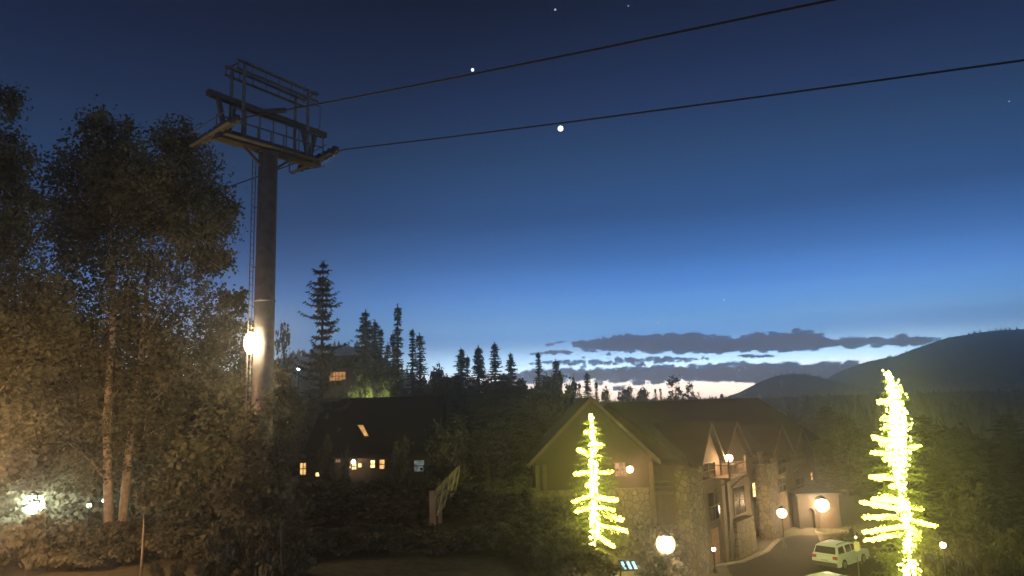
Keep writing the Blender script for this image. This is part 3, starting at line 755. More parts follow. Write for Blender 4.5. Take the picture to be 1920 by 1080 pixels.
# ------------------------------------------------------------------ trees with light strings
M_string = emit('bulbs_and_glare', (1.0, .93, .11), 8)
M_string2 = emit('trunk_bulbs_and_glare', (1.0, .95, .22), 12)
M_string.cycles.emission_sampling = 'NONE'; M_string2.cycles.emission_sampling = 'NONE'
def litree(label, trunk, branches, Y, rw, seed, extra=()):
    rng = random.Random(seed)
    b = onground(trunk[-1][0], Y, trunk[-1][1])
    root = empty('lit_spruce', b, label, 'lit tree')
    tp = [at(px, py, Y) - b for px, py in trunk]
    m = MB(); m.tube([tp[0]] + tp[1:] + [Vector((tp[-1].x, tp[-1].y, -.3))], [.05] + [.06 + .1 * i / len(tp) for i in range(len(tp))], 7)
    s = MB(); c = []
    sc = Y / F
    def wrap(pts, r, dens, mb, jit=1):
        for a, e in zip(pts[:-1], pts[1:]):
            L = (e - a).length; n = max(2, int(L * dens))
            for i in range(n):
                t = rng.random(); p = a.lerp(e, t)
                ang = rng.random() * 6.28; q = Vector((math.cos(ang), rng.uniform(-1, 1), math.sin(ang))) * r * rng.random() ** .6
                mb.ico(p + q * (1.15 - .5 * t * (mb is not c)), rng.uniform(.035, .075), 1)
    for i in range(len(tp) - 1):
        s.tube([tp[i], tp[i + 1]], rw[i] * sc * .72, 7); wrap([tp[i], tp[i + 1]], rw[i] * sc * 1.05, 6 * rw[i] + 14, s)  # glowing tube builds the glare between bulbs into a solid band
    so = s.build('trunk_lights', M_string2, root)
    for (x0, y0, x1, y1, r) in branches:
        dy = rng.choice((-1, 1)) * rng.uniform(.1, .9)
        k = min(tp, key=lambda q: (q - (at(x0, y0, Y) - b)).length)
        a = at(x0, y0, Y) - b; e = at(x1, y1, Y + dy) - b
        mid = a.lerp(e, .5) + Vector((0, 0, rng.uniform(-.06, .06)))
        m.tube([a, mid, e + (e - a) * .15], [.035, .025, .01], 5)
        s = MB(); s.tube([a, mid, e], [r * sc * .7, r * sc * .8, r * sc * .5], 6); wrap([a, mid, e], r * sc * .95, 30 + 2 * r, s)  # branch glare built in as a tube, bulbs scattered over it
        s.build('branch_lights', M_string, root)
    for i in range(len(tp) - 1):
        L = (tp[i + 1] - tp[i]).length
        for sgn in (-1, 1):
            point(tp[i].lerp(tp[i + 1], .5) + Vector((sgn * .2, sgn * (rw[i] * sc * 1.4 + .25), 0)), 120 * L, (1.0, .96, .12), .06, root)
    # unlit boughs
    tris = []; H = tp[0].z; rg = np.random.default_rng(seed)
    z0 = .6
    while z0 < H * .97:
        t = z0 / H
        xx = np.interp(z0, [p.z for p in tp][::-1], [p.x for p in tp][::-1])
        for k in range(9):
            a = rg.random() * 6.28; L = (1 - t) ** .7 * rg.uniform(1.2, 2.5) + .2
            d = np.array([math.cos(a), math.sin(a), -.12])
            m.tube([(xx, 0, z0), tuple(np.array([xx, 0, z0]) + d * L)], [.025, .008], 3, False)
            for j in range(int(L * 9)):
                p = np.array([xx, 0, z0]) + d * L * (j + 1) / (L * 9)
                for q in range(2):
                    v = d + rg.normal(size=3) * .7; v /= np.linalg.norm(v); sd = np.cross(v, rg.normal(size=3)); sd /= np.linalg.norm(sd)
                    tris += [p + sd * .045, p - sd * .045, p + v * .26]
        z0 += .36
    m.build('trunk', M_bark, root)
    rawmesh('crown', np.array(tris), None, leafmat('needles_green_%d' % seed, (.12, .15, .06), .3, 2), root, 3)
    return root
litree('shorter spruce wrapped in yellow-white lights, left of the big globe lamp',
       ((1108, 776), (1110, 800), (1112, 830), (1113, 865), (1114, 900), (1113, 930), (1116, 960), (1117, 992), (1111, 1010), (1111, 1036)),
       ((1118, 811, 1095, 811, 6), (1114, 835, 1128, 834, 8), (1103, 852, 1082, 843, 6), (1114, 860, 1129, 858, 5), (1112, 886, 1076, 889, 6), (1112, 886, 1150, 884, 4), (1113, 905, 1101, 911, 6),
        (1112, 930, 1094, 934, 5), (1094, 937, 1076, 942, 7), (1116, 932, 1159, 938, 6), (1112, 948, 1078, 960, 6), (1120, 946, 1152, 957, 6), (1122, 962, 1169, 976, 7), (1119, 986, 1175, 995, 7), (1120, 1003, 1153, 1026, 6)),
       48, (4, 6, 7, 8, 9, 9, 12, 10, 6, 5), 61)
litree('taller spruce wrapped in yellow-white lights, right of the parked cars',
       ((1664, 698), (1672, 722), (1680, 753), (1684, 780), (1683, 820), (1684, 870), (1688, 895), (1692, 925), (1697, 950), (1700, 975), (1704, 998), (1700, 1030), (1705, 1050), (1707, 1090)),
       ((1674, 725, 1690, 732, 6), (1680, 755, 1648, 753, 7), (1680, 765, 1690, 758, 8), (1682, 790, 1656, 785, 8), (1682, 800, 1656, 806, 9), (1680, 832, 1637, 820, 7), (1680, 830, 1650, 832, 9), (1684, 855, 1633, 848, 6), (1684, 850, 1660, 862, 8),
        (1690, 846, 1722, 836, 6), (1686, 865, 1668, 868, 6), (1688, 898, 1630, 894, 7), (1692, 912, 1668, 913, 5), (1694, 938, 1636, 936, 6), (1694, 945, 1652, 930, 8), (1696, 957, 1612, 941, 6), (1712, 950, 1728, 955, 7), (1700, 970, 1620, 970, 6),
        (1705, 975, 1755, 986, 6), (1700, 986, 1618, 998, 6), (1702, 1000, 1620, 1014, 5), (1704, 990, 1720, 1002, 8), (1720, 1002, 1719, 1022, 8), (1719, 1024, 1700, 1030, 7)),
       45, (7, 12, 17, 20, 21, 15, 8, 9, 12, 9, 8, 5, 15, 15), 62)

# ------------------------------------------------------------------ gabled house
Yh = 57.6
hx0 = at(1003, 900, Yh).x; hx1 = at(1224, 900, Yh).x; cx = (hx0 + hx1) / 2; hw = (hx1 - hx0) / 2
ez = at(1224, 858, Yh).z; pz = at(1116, 752, Yh).z; gz = height(cx, Yh) - .5
hb = Vector((cx, Yh, gz)); EZ = ez - gz; PZ = pz - gz
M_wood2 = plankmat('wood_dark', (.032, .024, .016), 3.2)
hs = empty('gabled_house', hb, 'large steep gabled timber house behind the shorter lit tree', 'house')
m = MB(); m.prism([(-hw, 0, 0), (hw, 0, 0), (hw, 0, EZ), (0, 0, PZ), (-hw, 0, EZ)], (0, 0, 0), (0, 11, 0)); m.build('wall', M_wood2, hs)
k = (PZ - EZ) / hw
m = MB()
for s in (-1, 1):
    m.prism([(0, 0, PZ + .05), (s * (hw + .5), 0, EZ - .5 * k + .05), (s * (hw + .5), 0, EZ - .5 * k + .3), (0, 0, PZ + .32)], (0, -.8, 0), (0, 11.5, 0))
m.build('roof', M_roof, hs)
for s in (-1, 1):
    m = MB(); m.prism([(0, 0, PZ + .02), (s * (hw + .52), 0, EZ - .52 * k + .02), (s * (hw + .52), 0, EZ - .52 * k + .36), (0, 0, PZ + .36)], (0, -.9, 0), (0, -.805, 0)); m.build('fascia', M_trim, hs)
for x in (-hw + .2, -hw + .75, hw - .15):
    m = MB(); m.b2((x - .14, -.5, 0), (x + .14, -.22, EZ - .3)); m.build('post', M_trim, hs)
m = MB(); m.b2((-hw, -.25, 0), (hw, -.003, 3.2)); m.build('stone_base', M_stone, hs)
def window(parent, x0, z0, x1, z1, y, pane, nx_=2, nz_=2, name='window'):
    f = MB(); t = .09
    f.b2((x0 - t, y - .07, z0 - t), (x1 + t, y - .01, z0)); f.b2((x0 - t, y - .07, z1), (x1 + t, y - .01, z1 + t))
    f.b2((x0 - t, y - .07, z0), (x0, y - .01, z1)); f.b2((x1, y - .07, z0), (x1 + t, y - .01, z1))
    for i in range(1, nx_): xx = x0 + (x1 - x0) * i / nx_; f.b2((xx - .03, y - .06, z0), (xx + .03, y - .012, z1))
    for i in range(1, nz_): zz = z0 + (z1 - z0) * i / nz_; f.b2((x0, y - .055, zz - .03), (x1, y - .014, zz + .03))
    fo = f.build(name, M_trim, parent)
    p = MB(); p.b2((x0, y - .03, z0), (x1, y - .02, z1)); p.build('pane', pane, fo)
    return fo
M_lit = emit('lit_window', (1.0, .58, .2), 1.1, var=.5)
M_litb = emit('lit_window_bright', (1.0, .68, .28), 2.2, var=.4)
M_litp = emit('lit_window_dim', (1.0, .55, .3), .45, var=.5)
M_blue = emit('lit_window_bluish', (.55, .68, .66), .22, var=.6)
def hpx(px, py): q = at(px, py, Yh) - hb; return q.x, q.z
x0, z0 = hpx(1154, 892); x1, z1 = hpx(1171, 868); window(hs, x0, z0, x1, z1, 0, M_litp)
for pxa, pya, pxb, pyb in ((1180, 960, 1204, 925),):
    x0, z0 = hpx(pxa, pya); x1, z1 = hpx(pxb, pyb); window(hs, x0, z0, x1, z1, 0, M_glass)
# connecting wing with a deck, right of the gable
wx = hpx(1300, 900)[0]; zE = hpx(1262, 856)[1]; zd = hpx(1262, 922)[1]; zr = hpx(1262, 904)[1]
m = MB(); m.b2((hw + .004, 2.2, 0), (wx, 9, zE)); wg = m.build('wing', M_wood2, hs)
m = MB(); m.prism([(0, 1.2, zE - .25), (0, 1.2, zE), (0, 5.6, zE + 2.6), (0, 9.6, zE), (0, 9.6, zE - .25), (0, 5.6, zE + 2.3)], (hw + .02, 0, 0), (wx + .5, 0, 0)); m.build('roof', M_roof, wg)
m = MB(); m.b2((hw + .01, .2, zd - .25), (wx, 2.19, zd)); m.b2((hw + .01, .15, zr - .06), (wx, .27, zr + .06)); m.b2((hw + .01, .17, (zd + zr) / 2 - .04), (wx, .25, (zd + zr) / 2 + .04)); m.build('deck', M_trim, wg)
for i, xx in enumerate((hw + .5, hw + 1.5, hw + 2.4)):
    m = MB(); m.b2((xx - .13, .28, 0), (xx + .13, .5, zd - .26)); m.build('post', M_trim, wg)
x1_, _ = hpx(1262, 880); m = MB(); m.b2((x1_ - .16, .3, zd + .003), (x1_ + .16, .6, zE - .3)); m.build('post', M_trim, wg)
for a_, b_ in ((1232, 1254), (1270, 1292)):
    x0, z0 = hpx(a_, 902); x1, z1 = hpx(b_, 866); window(wg, x0, z0, x1, z1, 2.2, M_glass, 2, 1)

# ------------------------------------------------------------------ row lodge
P0 = at(1300, 900, 58.5); P1 = at(1530, 900, 85); P0.z = P1.z = 0
fu = (P1 - P0).normalized(); fn = Vector((fu.y, -fu.x, 0)); UL = (P1 - P0).length
lrz = math.atan2(fu.y, fu.x)
lo = empty('row_lodge', P0, 'long dark lodge with paired pointed gables, stone piers and balconies', 'lodge', rz=lrz)
# local axes: x along facade, -y outwards
def Fp(px, py, v=0.0):
    r = ray(px, py); q = P0 + fn * v
    t = (q - CP).dot(fn) / r.dot(fn); p = CP + r * t
    return (p - P0).dot(fu), p.z
def rect(pxa, pya, pxb, pyb, v=0.0):
    mx_, my_ = (pxa + pxb) / 2, (pya + pyb) / 2
    return Fp(pxa, my_, v)[0], Fp(mx_, pyb, v)[1], Fp(pxb, my_, v)[0], Fp(mx_, pya, v)[1]
EV = Fp(1345, 850)[1]
U0 = -1.6
m = MB(); m.b2((U0, .0, -.3), (UL, 12, EV)); m.prism([(U0, 0, EV), (U0, 12, EV), (U0, 6, EV + 4.1)], (0, 0, 0), (UL - U0, 0, 0)); m.build('wall', M_wood, lo)
m = MB()
for s in (-1, 1):
    m.prism([(0, 6, EV + 4.15), (0, 6 - s * 6.7, EV - .45), (0, 6 - s * 6.7, EV - .2), (0, 6, EV + 4.45)], (U0 - .6, 0, 0), (UL + .6, 0, 0))
m.build('roof', M_roof, lo)
def bay(pxa, pxb, peak_px, peak_py, eave_py, v):
    ua, ub = Fp(pxa, 900, v)[0], Fp(pxb, 900, v)[0]; um = (ua + ub) / 2
    zp = Fp(peak_px, peak_py, v)[1]; ze = Fp((pxa + pxb) / 2, eave_py, v)[1]
    m = MB(); m.prism([(ua, 0, -.2), (ub, 0, -.2), (ub, 0, ze), (um, 0, zp), (ua, 0, ze)], (0, -v, 0), (0, -.004, 0)); bo = m.build('bay', M_wood, lo)
    kk = (zp - ze) / (um - ua); m = MB()
    for s in (-1, 1):
        e = (ub - um) + .25
        m.prism([(um, 0, zp + .04), (um + s * e, 0, zp - e * kk + .04), (um + s * e, 0, zp - e * kk + .26), (um, 0, zp + .28)], (0, -v - .4, 0), (0, 3.2, 0))
    m.build('roof', M_roof, bo)
    for s in (-1, 1):
        m = MB(); e = (ub - um) + .26
        m.prism([(um, 0, zp + .0), (um + s * e, 0, zp - e * kk), (um + s * e, 0, zp - e * kk + .28), (um, 0, zp + .3)], (0, -v - .46, 0), (0, -v - .405, 0)); m.build('fascia', M_trim, bo)
    return ua, ub, ze, bo
bA = bay(1312, 1351, 1338, 796, 862, 1.2); bB = bay(1355, 1404, 1381, 795, 858, 1.2)
bC = bay(1447, 1484, 1467, 800, 850, 1.2); bD = bay(1487, 1521, 1503, 803, 850, 1.2)
def lw(pxa, pya, pxb, pyb, v, pane, nx_=2, nz_=2):
    a = rect(pxa, pya, pxb, pyb, v); return window(lo, a[0], a[1], a[2], a[3], -v, pane, nx_, nz_)
lw(1328, 922, 1350, 975, 1.2, M_glass, 2, 2); lw(1376, 912, 1396, 964, 1.2, M_glass, 2, 2)
lw(1315, 868, 1340, 898, 1.2, M_glass); lw(1376, 866, 1396, 892, 1.2, M_glass)
lw(1458, 862, 1472, 888, 1.2, M_glass); lw(1460, 896, 1472, 922, 1.2, M_glass); lw(1492, 896, 1508, 922, 1.2, M_glass); lw(1492, 850, 1506, 872, 1.2, M_glass)
lw(1410, 904, 1425, 930, 0, M_litb, 2, 2)
lw(1519, 886, 1523, 900, 0, M_lit, 1, 2)
def pier(pxa, pya, pxb, pyb, v, dep, name='stone_pier', mm=None):
    a = rect(pxa, pya, pxb, pyb, v); m = MB(); ua, ub = a[0], a[2]
    m.tube_rings([[Vector((x, y, zz)) for x, y in ((ua - e, -v - e), (ub + e, -v - e), (ub + e, -v + dep), (ua - e, -v + dep))] for e, zz in ((.18, -.3), (.12, 1.2), (.04, a[3] - .25), (0, a[3] - .2), (.1, a[3] - .19), (.1, a[3]))])
    m.build(name, mm or M_stone, lo)
pier(1295, 880, 1320, 1035, 2.2, 1.0); pier(1440, 868, 1457, 965, 1.9, .9); pier(1382, 972, 1414, 1034, 2.0, .75)
for pxx in (1360, 1371):
    a = rect(pxx - 3, 898, pxx + 3, 1040, 1.9); m = MB(); m.b2((a[0], -1.9, -.2), (a[2], -1.62, a[3])); m.build('post', M_trim, lo)
a = rect(1366, 890, 1367.5, 1040, 1.4); m = MB(); m.tube([Vector((a[0], -1.35, 0)), Vector((a[0], -1.35, a[3]))], .06, 6); m.build('downpipe', M_dsteel, lo)
def balcony(pxa, pxb, py_top, py_deck, v0, v1):
    ua, zd, ub, zt = rect(pxa, py_top, pxb, py_deck, v1); m = MB()
    m.b2((ua, -v1, zd - .15), (ub, -v0 - .004, zd)); m.b2((ua, -v1 - .02, zt - .08), (ub, -v1 + .08, zt)); m.b2((ua, -v1 - .02, zd + .15), (ub, -v1 + .06, zd + .22))
    n = max(4, int((ub - ua) / .28))
    for i in range(n + 1): x = ua + (ub - ua) * i / n; m.b2((x - .025, -v1, zd), (x + .025, -v1 + .05, zt - .02))
    for x in (ua, ub): m.b2((x - .06, -v1 - .03, zd - .2), (x + .06, -v1 + .09, zt + .5))
    for x in (ua, ub):
        m.b2((x - .04, -v1, zt - .07), (x + .04, -v0, zt - .01)); m.bar((x, -v1 + .1, zd - .15), (x, -v0, zd - 1.1), .1)
    m.build('balcony', M_trim, lo)
balcony(1368, 1399, 868, 893, 1.2, 2.6); balcony(1484, 1509, 852, 868, 1.2, 2.4); 
a = rect(1428, 838, 1442, 1000, .6); m = MB(); m.b2((a[0], -.6, -.2), (a[2], -.004, a[3])); m.build('chimney', M_stone, lo)
a = rect(1334, 990, 1347, 1040, 1.2); m = MB(); m.b2((a[0], -1.26, 0), (a[2], -1.205, a[3])); d_ = m.build('door', mat('door_wood', (.28, .15, .08), .6, .2, 3), lo)
m = MB(); m.box((a[2] - .15, -1.3, 1.0), (.06, .08, .06)); m.build('handle', M_black, d_)

# garage annexe wall with lamp
Yg = 72.2
gp0 = at(1499, 980, Yg); gp1 = at(1577, 980, Yg)
ga = empty('garage', (gp0.x, Yg, 0), 'low lamp-lit garage block with arched doorway behind the stone planter', 'garage')
W = gp1.x - gp0.x; Hh = at(1540, 928, Yg).z
m = MB(); n = 10; ar = [(W * .10, 0), (W * .10, Hh * .45)] + [(W * .10 + W * .14 * (1 - math.cos(math.pi * i / n)), Hh * .45 + W * .14 * math.sin(math.pi * i / n)) for i in range(1, n)] + [(W * .38, Hh * .45), (W * .38, 0)]
poly = [(0, 0, -.2), ] + [(x, 0, zz if zz else -.2) for x, zz in ar] + [(W, 0, -.2), (W, 0, Hh), (0, 0, Hh)]
m.prism(poly, (0, 0, 0), (0, .5, 0)); m.b2((0, .51, -.2), (W, 7, Hh)); m.build('wall', mat('stucco', (.035, .027, .019), .9, .15, 2), ga)
m = MB(); m.b2((-.3, -.5, Hh + .003), (W + .3, 7.3, Hh + .22)); m.build('roof', M_roof, ga)
m = MB(); m.b2((W * .5, -.06, 0), (W * .92, -.004, Hh * .62)); dq = m.build('door', M_wood, ga)
m = MB()
for i in range(1, 4): m.b2((W * .5, -.08, Hh * .62 * i / 4 - .02), (W * .92, -.062, Hh * .62 * i / 4 + .02))
m.build('panel', M_trim, dq)

# planter
pl = at(1557, 1003, 63); pz_ = .03
po = empty('planter', (pl.x, pl.y, pz_), 'wide round stone planter with flared rim under the brightest lamp', 'planter')
m = MB(); m.lathe((0, 0, 0), ((.75, 0), (.78, .1), (.85, .5), (1.0, 1.0), (1.15, 1.2), (1.18, 1.34), (1.0, 1.36), (.95, 1.15), (.01, 1.12)), 24); m.build('bowl', mat('planter_stone', (.42, .36, .27), .9, .2, 4), po, True)
m = MB(); m.box((-.15, -.83, .55), (.34, .06, .42)); m.build('lit_box', emit('lit_box_glow', (1, .7, .32), .5), po)  # small lit box on the bowl, glowing by itself
ld = Sh; put2(Sh, 1593, 988, 36, 60, 'dark rounded shrub right of the stone planter')
# sign on post
sp = groundpt(1608, 1064, .03); sp = Vector((at(1608, 1050, 47).x, 47, height(at(1608, 1050, 47).x, 47)))
so = empty('road_sign', sp, 'small sign plate on thin post with tiny light, in front of the white car', 'sign')
H1 = at(1608, 985, 47).z - sp.z
m = MB(); m.tube([(0, 0, -.1), (0, 0, H1)], .035, 8); m.build('post', M_steel, so)
zz = at(1608, 1024, 47).z - sp.z
m = MB(); m.box((0, -.06, zz), (.34, .03, .55)); m.build('plate', mat('sign_plate', (.30, .30, .22), .5, .1, 3), so)
m = MB(); m.ico((0, -.05, at(1608, 1007, 47).z - sp.z), .08, 2); m.build('light', emit('sign_light', (1, .9, .5), 4), so)

# ------------------------------------------------------------------ cars
M_paint = mat('white_paint', (.64, .76, .82), .3, .02, 1)
M_tyre = mat('tyre', (.025, .025, .025), .9, .1, 4); M_rim = mat('rim_alloy', (.35, .35, .36), .35, .1, 3, .8)
M_tail = mat('tail_lens', (.35, .03, .02), .3, .1, 3)
def suv(loc, rz, label):
    r = empty('parked_car', loc, label, 'car', 'cars parked on the street', rz)
    L, Wd = 4.9, 1.94
    prof = [(-2.42, .45), (-2.45, .75), (-2.40, 1.05), (-2.3, 1.12), (1.0, 1.12), (1.45, 1.08), (2.25, .98), (2.42, .80), (2.45, .45), (2.35, .30)]
    for cxw, s in ((1.48, 1), (-1.42, 1)):
        prof += [(cxw + .46, .30)] + [(cxw + .46 * math.cos(t), .34 + .46 * math.sin(t)) for t in [math.pi * i / 8 for i in range(0, 9)]] + [(cxw - .46, .30)]
    prof += [(-2.3, .30)]
    m = MB(); n = len(prof)
    rings = [[Vector((x, sy * w_, zz)) for x, zz in prof] for sy, w_ in ((-1, Wd / 2), (1, Wd / 2))]
    m.tube_rings(rings); b = m.build('body', M_paint, r)
    bv = b.modifiers.new('bevel', 'BEVEL'); bv.width = .05; bv.segments = 2; bv.limit_method = 'ANGLE'; bv.angle_limit = R(50)
    # greenhouse, tapered inwards and closed
    lo_ = [(-2.32, 1.10), (1.05, 1.10)]; hi = [(-2.05, 1.70), (-1.5, 1.76), (-.4, 1.77), (.25, 1.70)]
    cs = [(-2.32, 1.10), (-2.05, 1.70), (-1.4, 1.765), (-.4, 1.775), (.28, 1.70), (1.08, 1.10)]
    def wy(zz): return .93 - (zz - 1.10) * .22
    m = MB(); m.tube_rings([[Vector((x, s * wy(zz), zz)) for x, zz in cs] for s in (-1, 1)]); c = m.build('cabin', M_paint, r)
    bv = c.modifiers.new('bevel', 'BEVEL'); bv.width = .05; bv.segments = 2
    for s in (-1, 1):
        for quad in (((-2.12, 1.2), (-1.98, 1.62), (-1.28, 1.66), (-1.22, 1.18)), ((-.98, 1.18), (-1.02, 1.66), (-.25, 1.665), (-.2, 1.18)), ((-.12, 1.18), (-.16, 1.665), (.2, 1.62), (.82, 1.18))):
            m = MB(); m.prism([Vector((x, s * (wy(zz) + .004), zz)) for x, zz in quad], (0, 0, 0), (0, s * .012, 0)); m.build('side_window', M_glass, r)
    m = MB(); m.prism([(-2.30, -.78, 1.2), (-2.30, .78, 1.2), (-2.10, .7, 1.64), (-2.10, -.7, 1.64)], (-.045, 0, 0), (-.005, 0, 0)); m.build('rear_window', M_glass, r)
    m = MB(); m.prism([(.98, -.8, 1.2), (.98, .8, 1.2), (.40, .68, 1.62), (.40, -.68, 1.62)], (.02, 0, .02), (.06, 0, .05)); m.build('windscreen', M_glass, r)
    for x in (-1.42, 1.48):
        for s in (-1, 1):
            c0 = Vector((x, s * .84, .37)); wv = MB()
            rings = [[c0 + Vector((rr * math.cos(t), s * e, rr * math.sin(t))) for t in [i * 6.2832 / 20 for i in range(20)]] for e, rr in ((-.12, .3), (-.12, .37), (.1, .37), (.12, .33), (.12, .25))]
            wo = wv.tube_rings(rings).build('wheel', M_tyre, r, True)
            rm = MB(); rm.lathe((0, 0, 0), ((.25, 0), (.25, .02), (.05, .03)), 16); ro = MB()
            ro.tube_rings([[c0 + Vector((rr * math.cos(t), s * e, rr * math.sin(t))) for t in [i * 6.2832 / 16 for i in range(16)]] for e, rr in ((.1, .245), (.13, .24), (.135, .06))])
            ro.build('rim', M_rim, wo)
    for s in (-1, 1):
        m = MB(); m.b2((-2.47, s * .62, .85), (-2.38, s * .955, 1.06)); m.build('tail_light', M_tail, r)
        m = MB(); m.b2((2.3, s * .55, .72), (2.44, s * .93, .88)); m.build('headlight', mat('head_lens', (.6, .6, .6), .1, .05, 3), r)
        m = MB(); m.box((.75, s * 1.03, 1.18), (.14, .2, .16)); m.build('mirror', M_paint, r)
        m = MB(); m.tube([Vector((-1.9, s * .7, 1.79)), Vector((-1.7, s * .7, 1.83)), Vector((0, s * .7, 1.83)), Vector((.2, s * .7, 1.76))], .022, 6); m.build('roof_rail', M_black, r)
    m = MB(); m.b2((-2.54, -.9, .36), (-2.43, .9, .62)); m.b2((2.42, -.88, .34), (2.52, .88, .6)); m.build('bumper', mat('bumper_plastic', (.05, .05, .05), .7, .1, 3), r)
    m = MB(); m.b2((-2.475, -.26, .68), (-2.44, .26, .8)); m.build('number_plate', mat('plate_white', (.5, .5, .48), .5, .05, 3), r)
    return r
cpos = groundpt(1579, 1060, .03)
suv(Vector((cpos.x, cpos.y, .03)), R(40), 'white sport utility car seen from behind, under the taller lit tree')
c2 = groundpt(1574, 1133, .03)
suv(Vector((c2.x, c2.y, .03)), R(28), 'second pale car, only its roof showing at the bottom edge')

# ------------------------------------------------------------------ chalet with skylight
Yc = 57.0
ca0 = at(548, 880, Yc); ca1 = at(806, 880, Yc)
cb = Vector(((ca0.x + ca1.x) / 2, Yc, height((ca0.x + ca1.x) / 2, Yc) - .3))
ch = empty('chalet', cb, 'low dark chalet with small orange lit windows and glowing roof window', 'house')
CW = (ca1.x - ca0.x) / 2; CE = at(680, 846, Yc).z - cb.z; CRZ = at(720, 752, Yc + 6).z - cb.z
m = MB(); m.b2((-CW, 0, 0), (CW, 10, CE)); m.prism([(0, 0, CE), (0, 12, CE), (0, 6, CRZ)], (-CW + 1.5, 0, 0), (CW, 0, 0)); m.build('wall', mat('chalet_wall', (.05, .04, .032), .9, .3, 2), ch)
m = MB()
for s in (-1, 1):
    m.prism([(0, 6, CRZ + .05), (0, 6 - s * 6.8, CE - (CRZ - CE) * .8 / 6 + .05), (0, 6 - s * 6.8, CE - (CRZ - CE) * .8 / 6 + .3), (0, 6, CRZ + .33)], (-CW + .9, 0, 0), (CW + .6, 0, 0))
ro = m.build('roof', M_roof, ch)
# skylight on the front slope
rn = Vector((0, -(CRZ - CE), 6)).normalized(); rp = cb + Vector((0, 6, CRZ + .37))
def onroof(px, py):
    r = ray(px, py); return CP + r * ((rp - CP).dot(rn) / r.dot(rn)) - cb
sk = [onroof(*p) for p in ((670, 798), (681, 798), (691, 818), (683, 819))]
m = MB(); m.prism(sk, (0, 0, 0), tuple(rn * .06)); m.build('skylight', emit('skylight_glow', (1, .5, .16), .75, var=.35), ro)
cc = sum(sk, Vector()) / 4
m = MB()
for i in range(4):
    a_, b_ = sk[i] + (sk[i] - cc) * .1, sk[(i + 1) % 4] + (sk[(i + 1) % 4] - cc) * .1
    m.bar(a_ + rn * .04, b_ + rn * .04, .07, .1)
m.build('skylight_frame', M_black, ro)
def cw(pxa, pya, pxb, pyb, pane, nx_=2, nz_=2):
    q0 = at(pxa, pyb, Yc) - cb; q1 = at(pxb, pya, Yc) - cb; window(ch, q0.x, q0.z, q1.x, q1.z, 0, pane, nx_, nz_)
cw(563, 868, 574, 890, M_lit); cw(592, 886, 599, 893, M_litb, 1, 1); cw(630, 856, 638, 867, M_litp); cw(652, 867, 658, 877, M_litb, 1, 2); cw(672, 869, 678, 876, M_litb, 1, 1)
cw(660, 869, 668, 880, M_litb, 2, 2); cw(695, 863, 703, 877, M_litb, 1, 2); cw(712, 862, 721, 879, M_lit, 1, 2); cw(777, 863, 795, 884, M_blue, 1, 2)

# small upper chalet with lit timber front
Yu = 92
ub0 = at(600, 720, Yu); ub1 = at(650, 720, Yu); uc = Vector(((ub0.x + ub1.x) / 2, Yu, height((ub0.x + ub1.x) / 2, Yu) - .3))
uo = empty('small_chalet', uc, 'small upper chalet with orange lit timber front built as glowing panes behind the large spruce', 'house')
UW = (ub1.x - ub0.x) / 2; UE = at(630, 688, Yu).z - uc.z
m = MB(); m.b2((-UW, 0, 0), (UW, 7, UE)); m.build('wall', mat('small_chalet_wall', (.2, .12, .07), .8, .2, 2), uo)
m = MB()
for s in (-1, 1): m.prism([(-UW - .5, 3.5, UE + 1.4), (-UW - .5, 3.5 - s * 4.3, UE - .15), (-UW - .5, 3.5 - s * 4.3, UE + .1), (-UW - .5, 3.5, UE + 1.65)], (0, 0, 0), (2 * UW + 1, 0, 0))
m.build('roof', M_roof, uo)
q0 = at(617, 714, Yu) - uc; q1 = at(648, 697, Yu) - uc
window(uo, q0.x, q0.z, q1.x, q1.z, 0, emit('lit_front_glow', (1, .47, .17), .5, var=.5), 5, 2)  # light on the timber front put into glowing panes

# ------------------------------------------------------------------ timber rail running away from the viewer
ta = onground(811, 39, 960); tb = Vector((at(856, 900, 52).x, 52, 0))
za0, za1 = at(811, 966, 39).z, at(811, 920, 39).z; zb0, zb1 = at(856, 912, 52).z, at(856, 874, 52).z
tr = empty('timber_rail', ta, 'weathered timber rail with pale crossed braces running away beyond the hedge', 'fence')
M_weather = plankmat('weathered_wood', (.16, .115, .08), 2.5, False); M_weatherv = plankmat('weathered_post', (.30, .22, .15), 5, True); M_pale = mat('pale_wood', (.40, .33, .24), .8, .2, 4)
def tpnt(t, h): 
    p = ta.lerp(tb, t); lo2 = za0 + (zb0 - za0) * t; hi2 = za1 + (zb1 - za1) * t
    return Vector((p.x, p.y, lo2 + (hi2 - lo2) * h)) - ta
npst = 5
for i in range(npst):
    t = i / (npst - 1); a = tpnt(t, 1.0); q = tpnt(t, 0); gz_ = height((a + ta).x, (a + ta).y) - ta.z
    m = MB(); m.bar((a.x, a.y, gz_ - .2), a, .30 if i == 0 else .22); m.build('post', M_weatherv, tr)
for h in (.08, .5, .95):
    m = MB(); m.bar(tpnt(0, h) + Vector((.17, 0, 0)), tpnt(1, h) + Vector((.17, 0, 0)), .06, .3); m.build('rail', M_weather, tr)
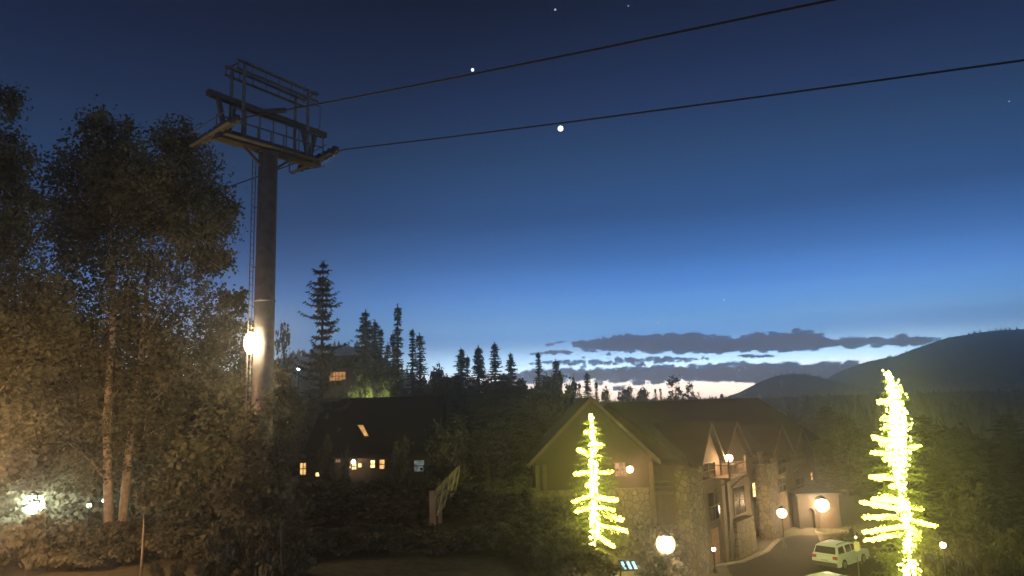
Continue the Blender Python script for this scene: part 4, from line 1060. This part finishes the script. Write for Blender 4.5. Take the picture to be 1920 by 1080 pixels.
pq = [tpnt(0, .1), tpnt(1, .1), tpnt(1, .9), tpnt(0, .9)]; MB().prism([p + Vector((.05, 0, 0)) for p in pq], (0, 0, 0), (.05, 0, 0)).build('panel', plankmat('panel_wood', (.07, .05, .036), 4, True), tr)
for i in range(npst - 1):
    t0, t1 = i / (npst - 1), (i + 1) / (npst - 1)
    m = MB(); o_ = Vector((.24, -.03, 0)); m.bar(tpnt(t0, .02) + o_, tpnt(t1, .98) + o_, .05, .16); m.build('brace', M_pale, tr)

# blue-lit board near the globe lamp
bl_ = at(1181, 1060, 43.5); bgz = height(bl_.x, bl_.y)
bo = empty('light_board', (bl_.x, bl_.y, bgz), 'low dark board with three slanting pale blue lit panes below the shorter lit tree', 'sign')
bz = bl_.z - bgz
m = MB(); m.box((0, .06, bz), (1.35, .08, .62)); 
for s in (-.55, .55): m.b2((s - .04, .03, -.2), (s + .04, .11, bz - .3))
m.build('frame', M_black, bo)
M_cy = emit('cyan_pane', (.45, .95, 1.0), 1.5, var=.3)
for i, k2 in enumerate((-.32, .0, .3)):
    m = MB(); m.prism([(k2 - .20, 0, bz + .2), (k2 - .05, 0, bz + .22), (k2 + .13, 0, bz - .2), (k2 - .04, 0, bz - .2)], (0, -.02, 0), (0, .015, 0)); m.build('pane', M_cy, bo)

# ------------------------------------------------------------------ haze
hz = bpy.data.materials.new('haze_air'); hz.use_nodes = True
n = hz.node_tree; n.nodes.remove(n.nodes['Principled BSDF'])
ad = n.nodes.new('ShaderNodeAddShader')          # forward-scattering mist for lamp halos, plus even scatter added to veil dark areas
for k, (dn, an) in enumerate(((.0017, .88), (.0003, .10))):
    pv = n.nodes.new('ShaderNodeVolumePrincipled'); pv.inputs['Color'].default_value = (.92, .92, .92, 1); pv.inputs['Density'].default_value = dn; pv.inputs['Anisotropy'].default_value = an
    n.links.new(pv.outputs[0], ad.inputs[k])
n.links.new(ad.outputs[0], n.nodes['Material Output'].inputs['Volume'])
m = MB(); m.b2((-730, -60, -8), (730, 720, 92)); h = m.build('haze', hz); tag(h, kind='stuff'); h['label'] = 'thin dusk haze over the whole valley'
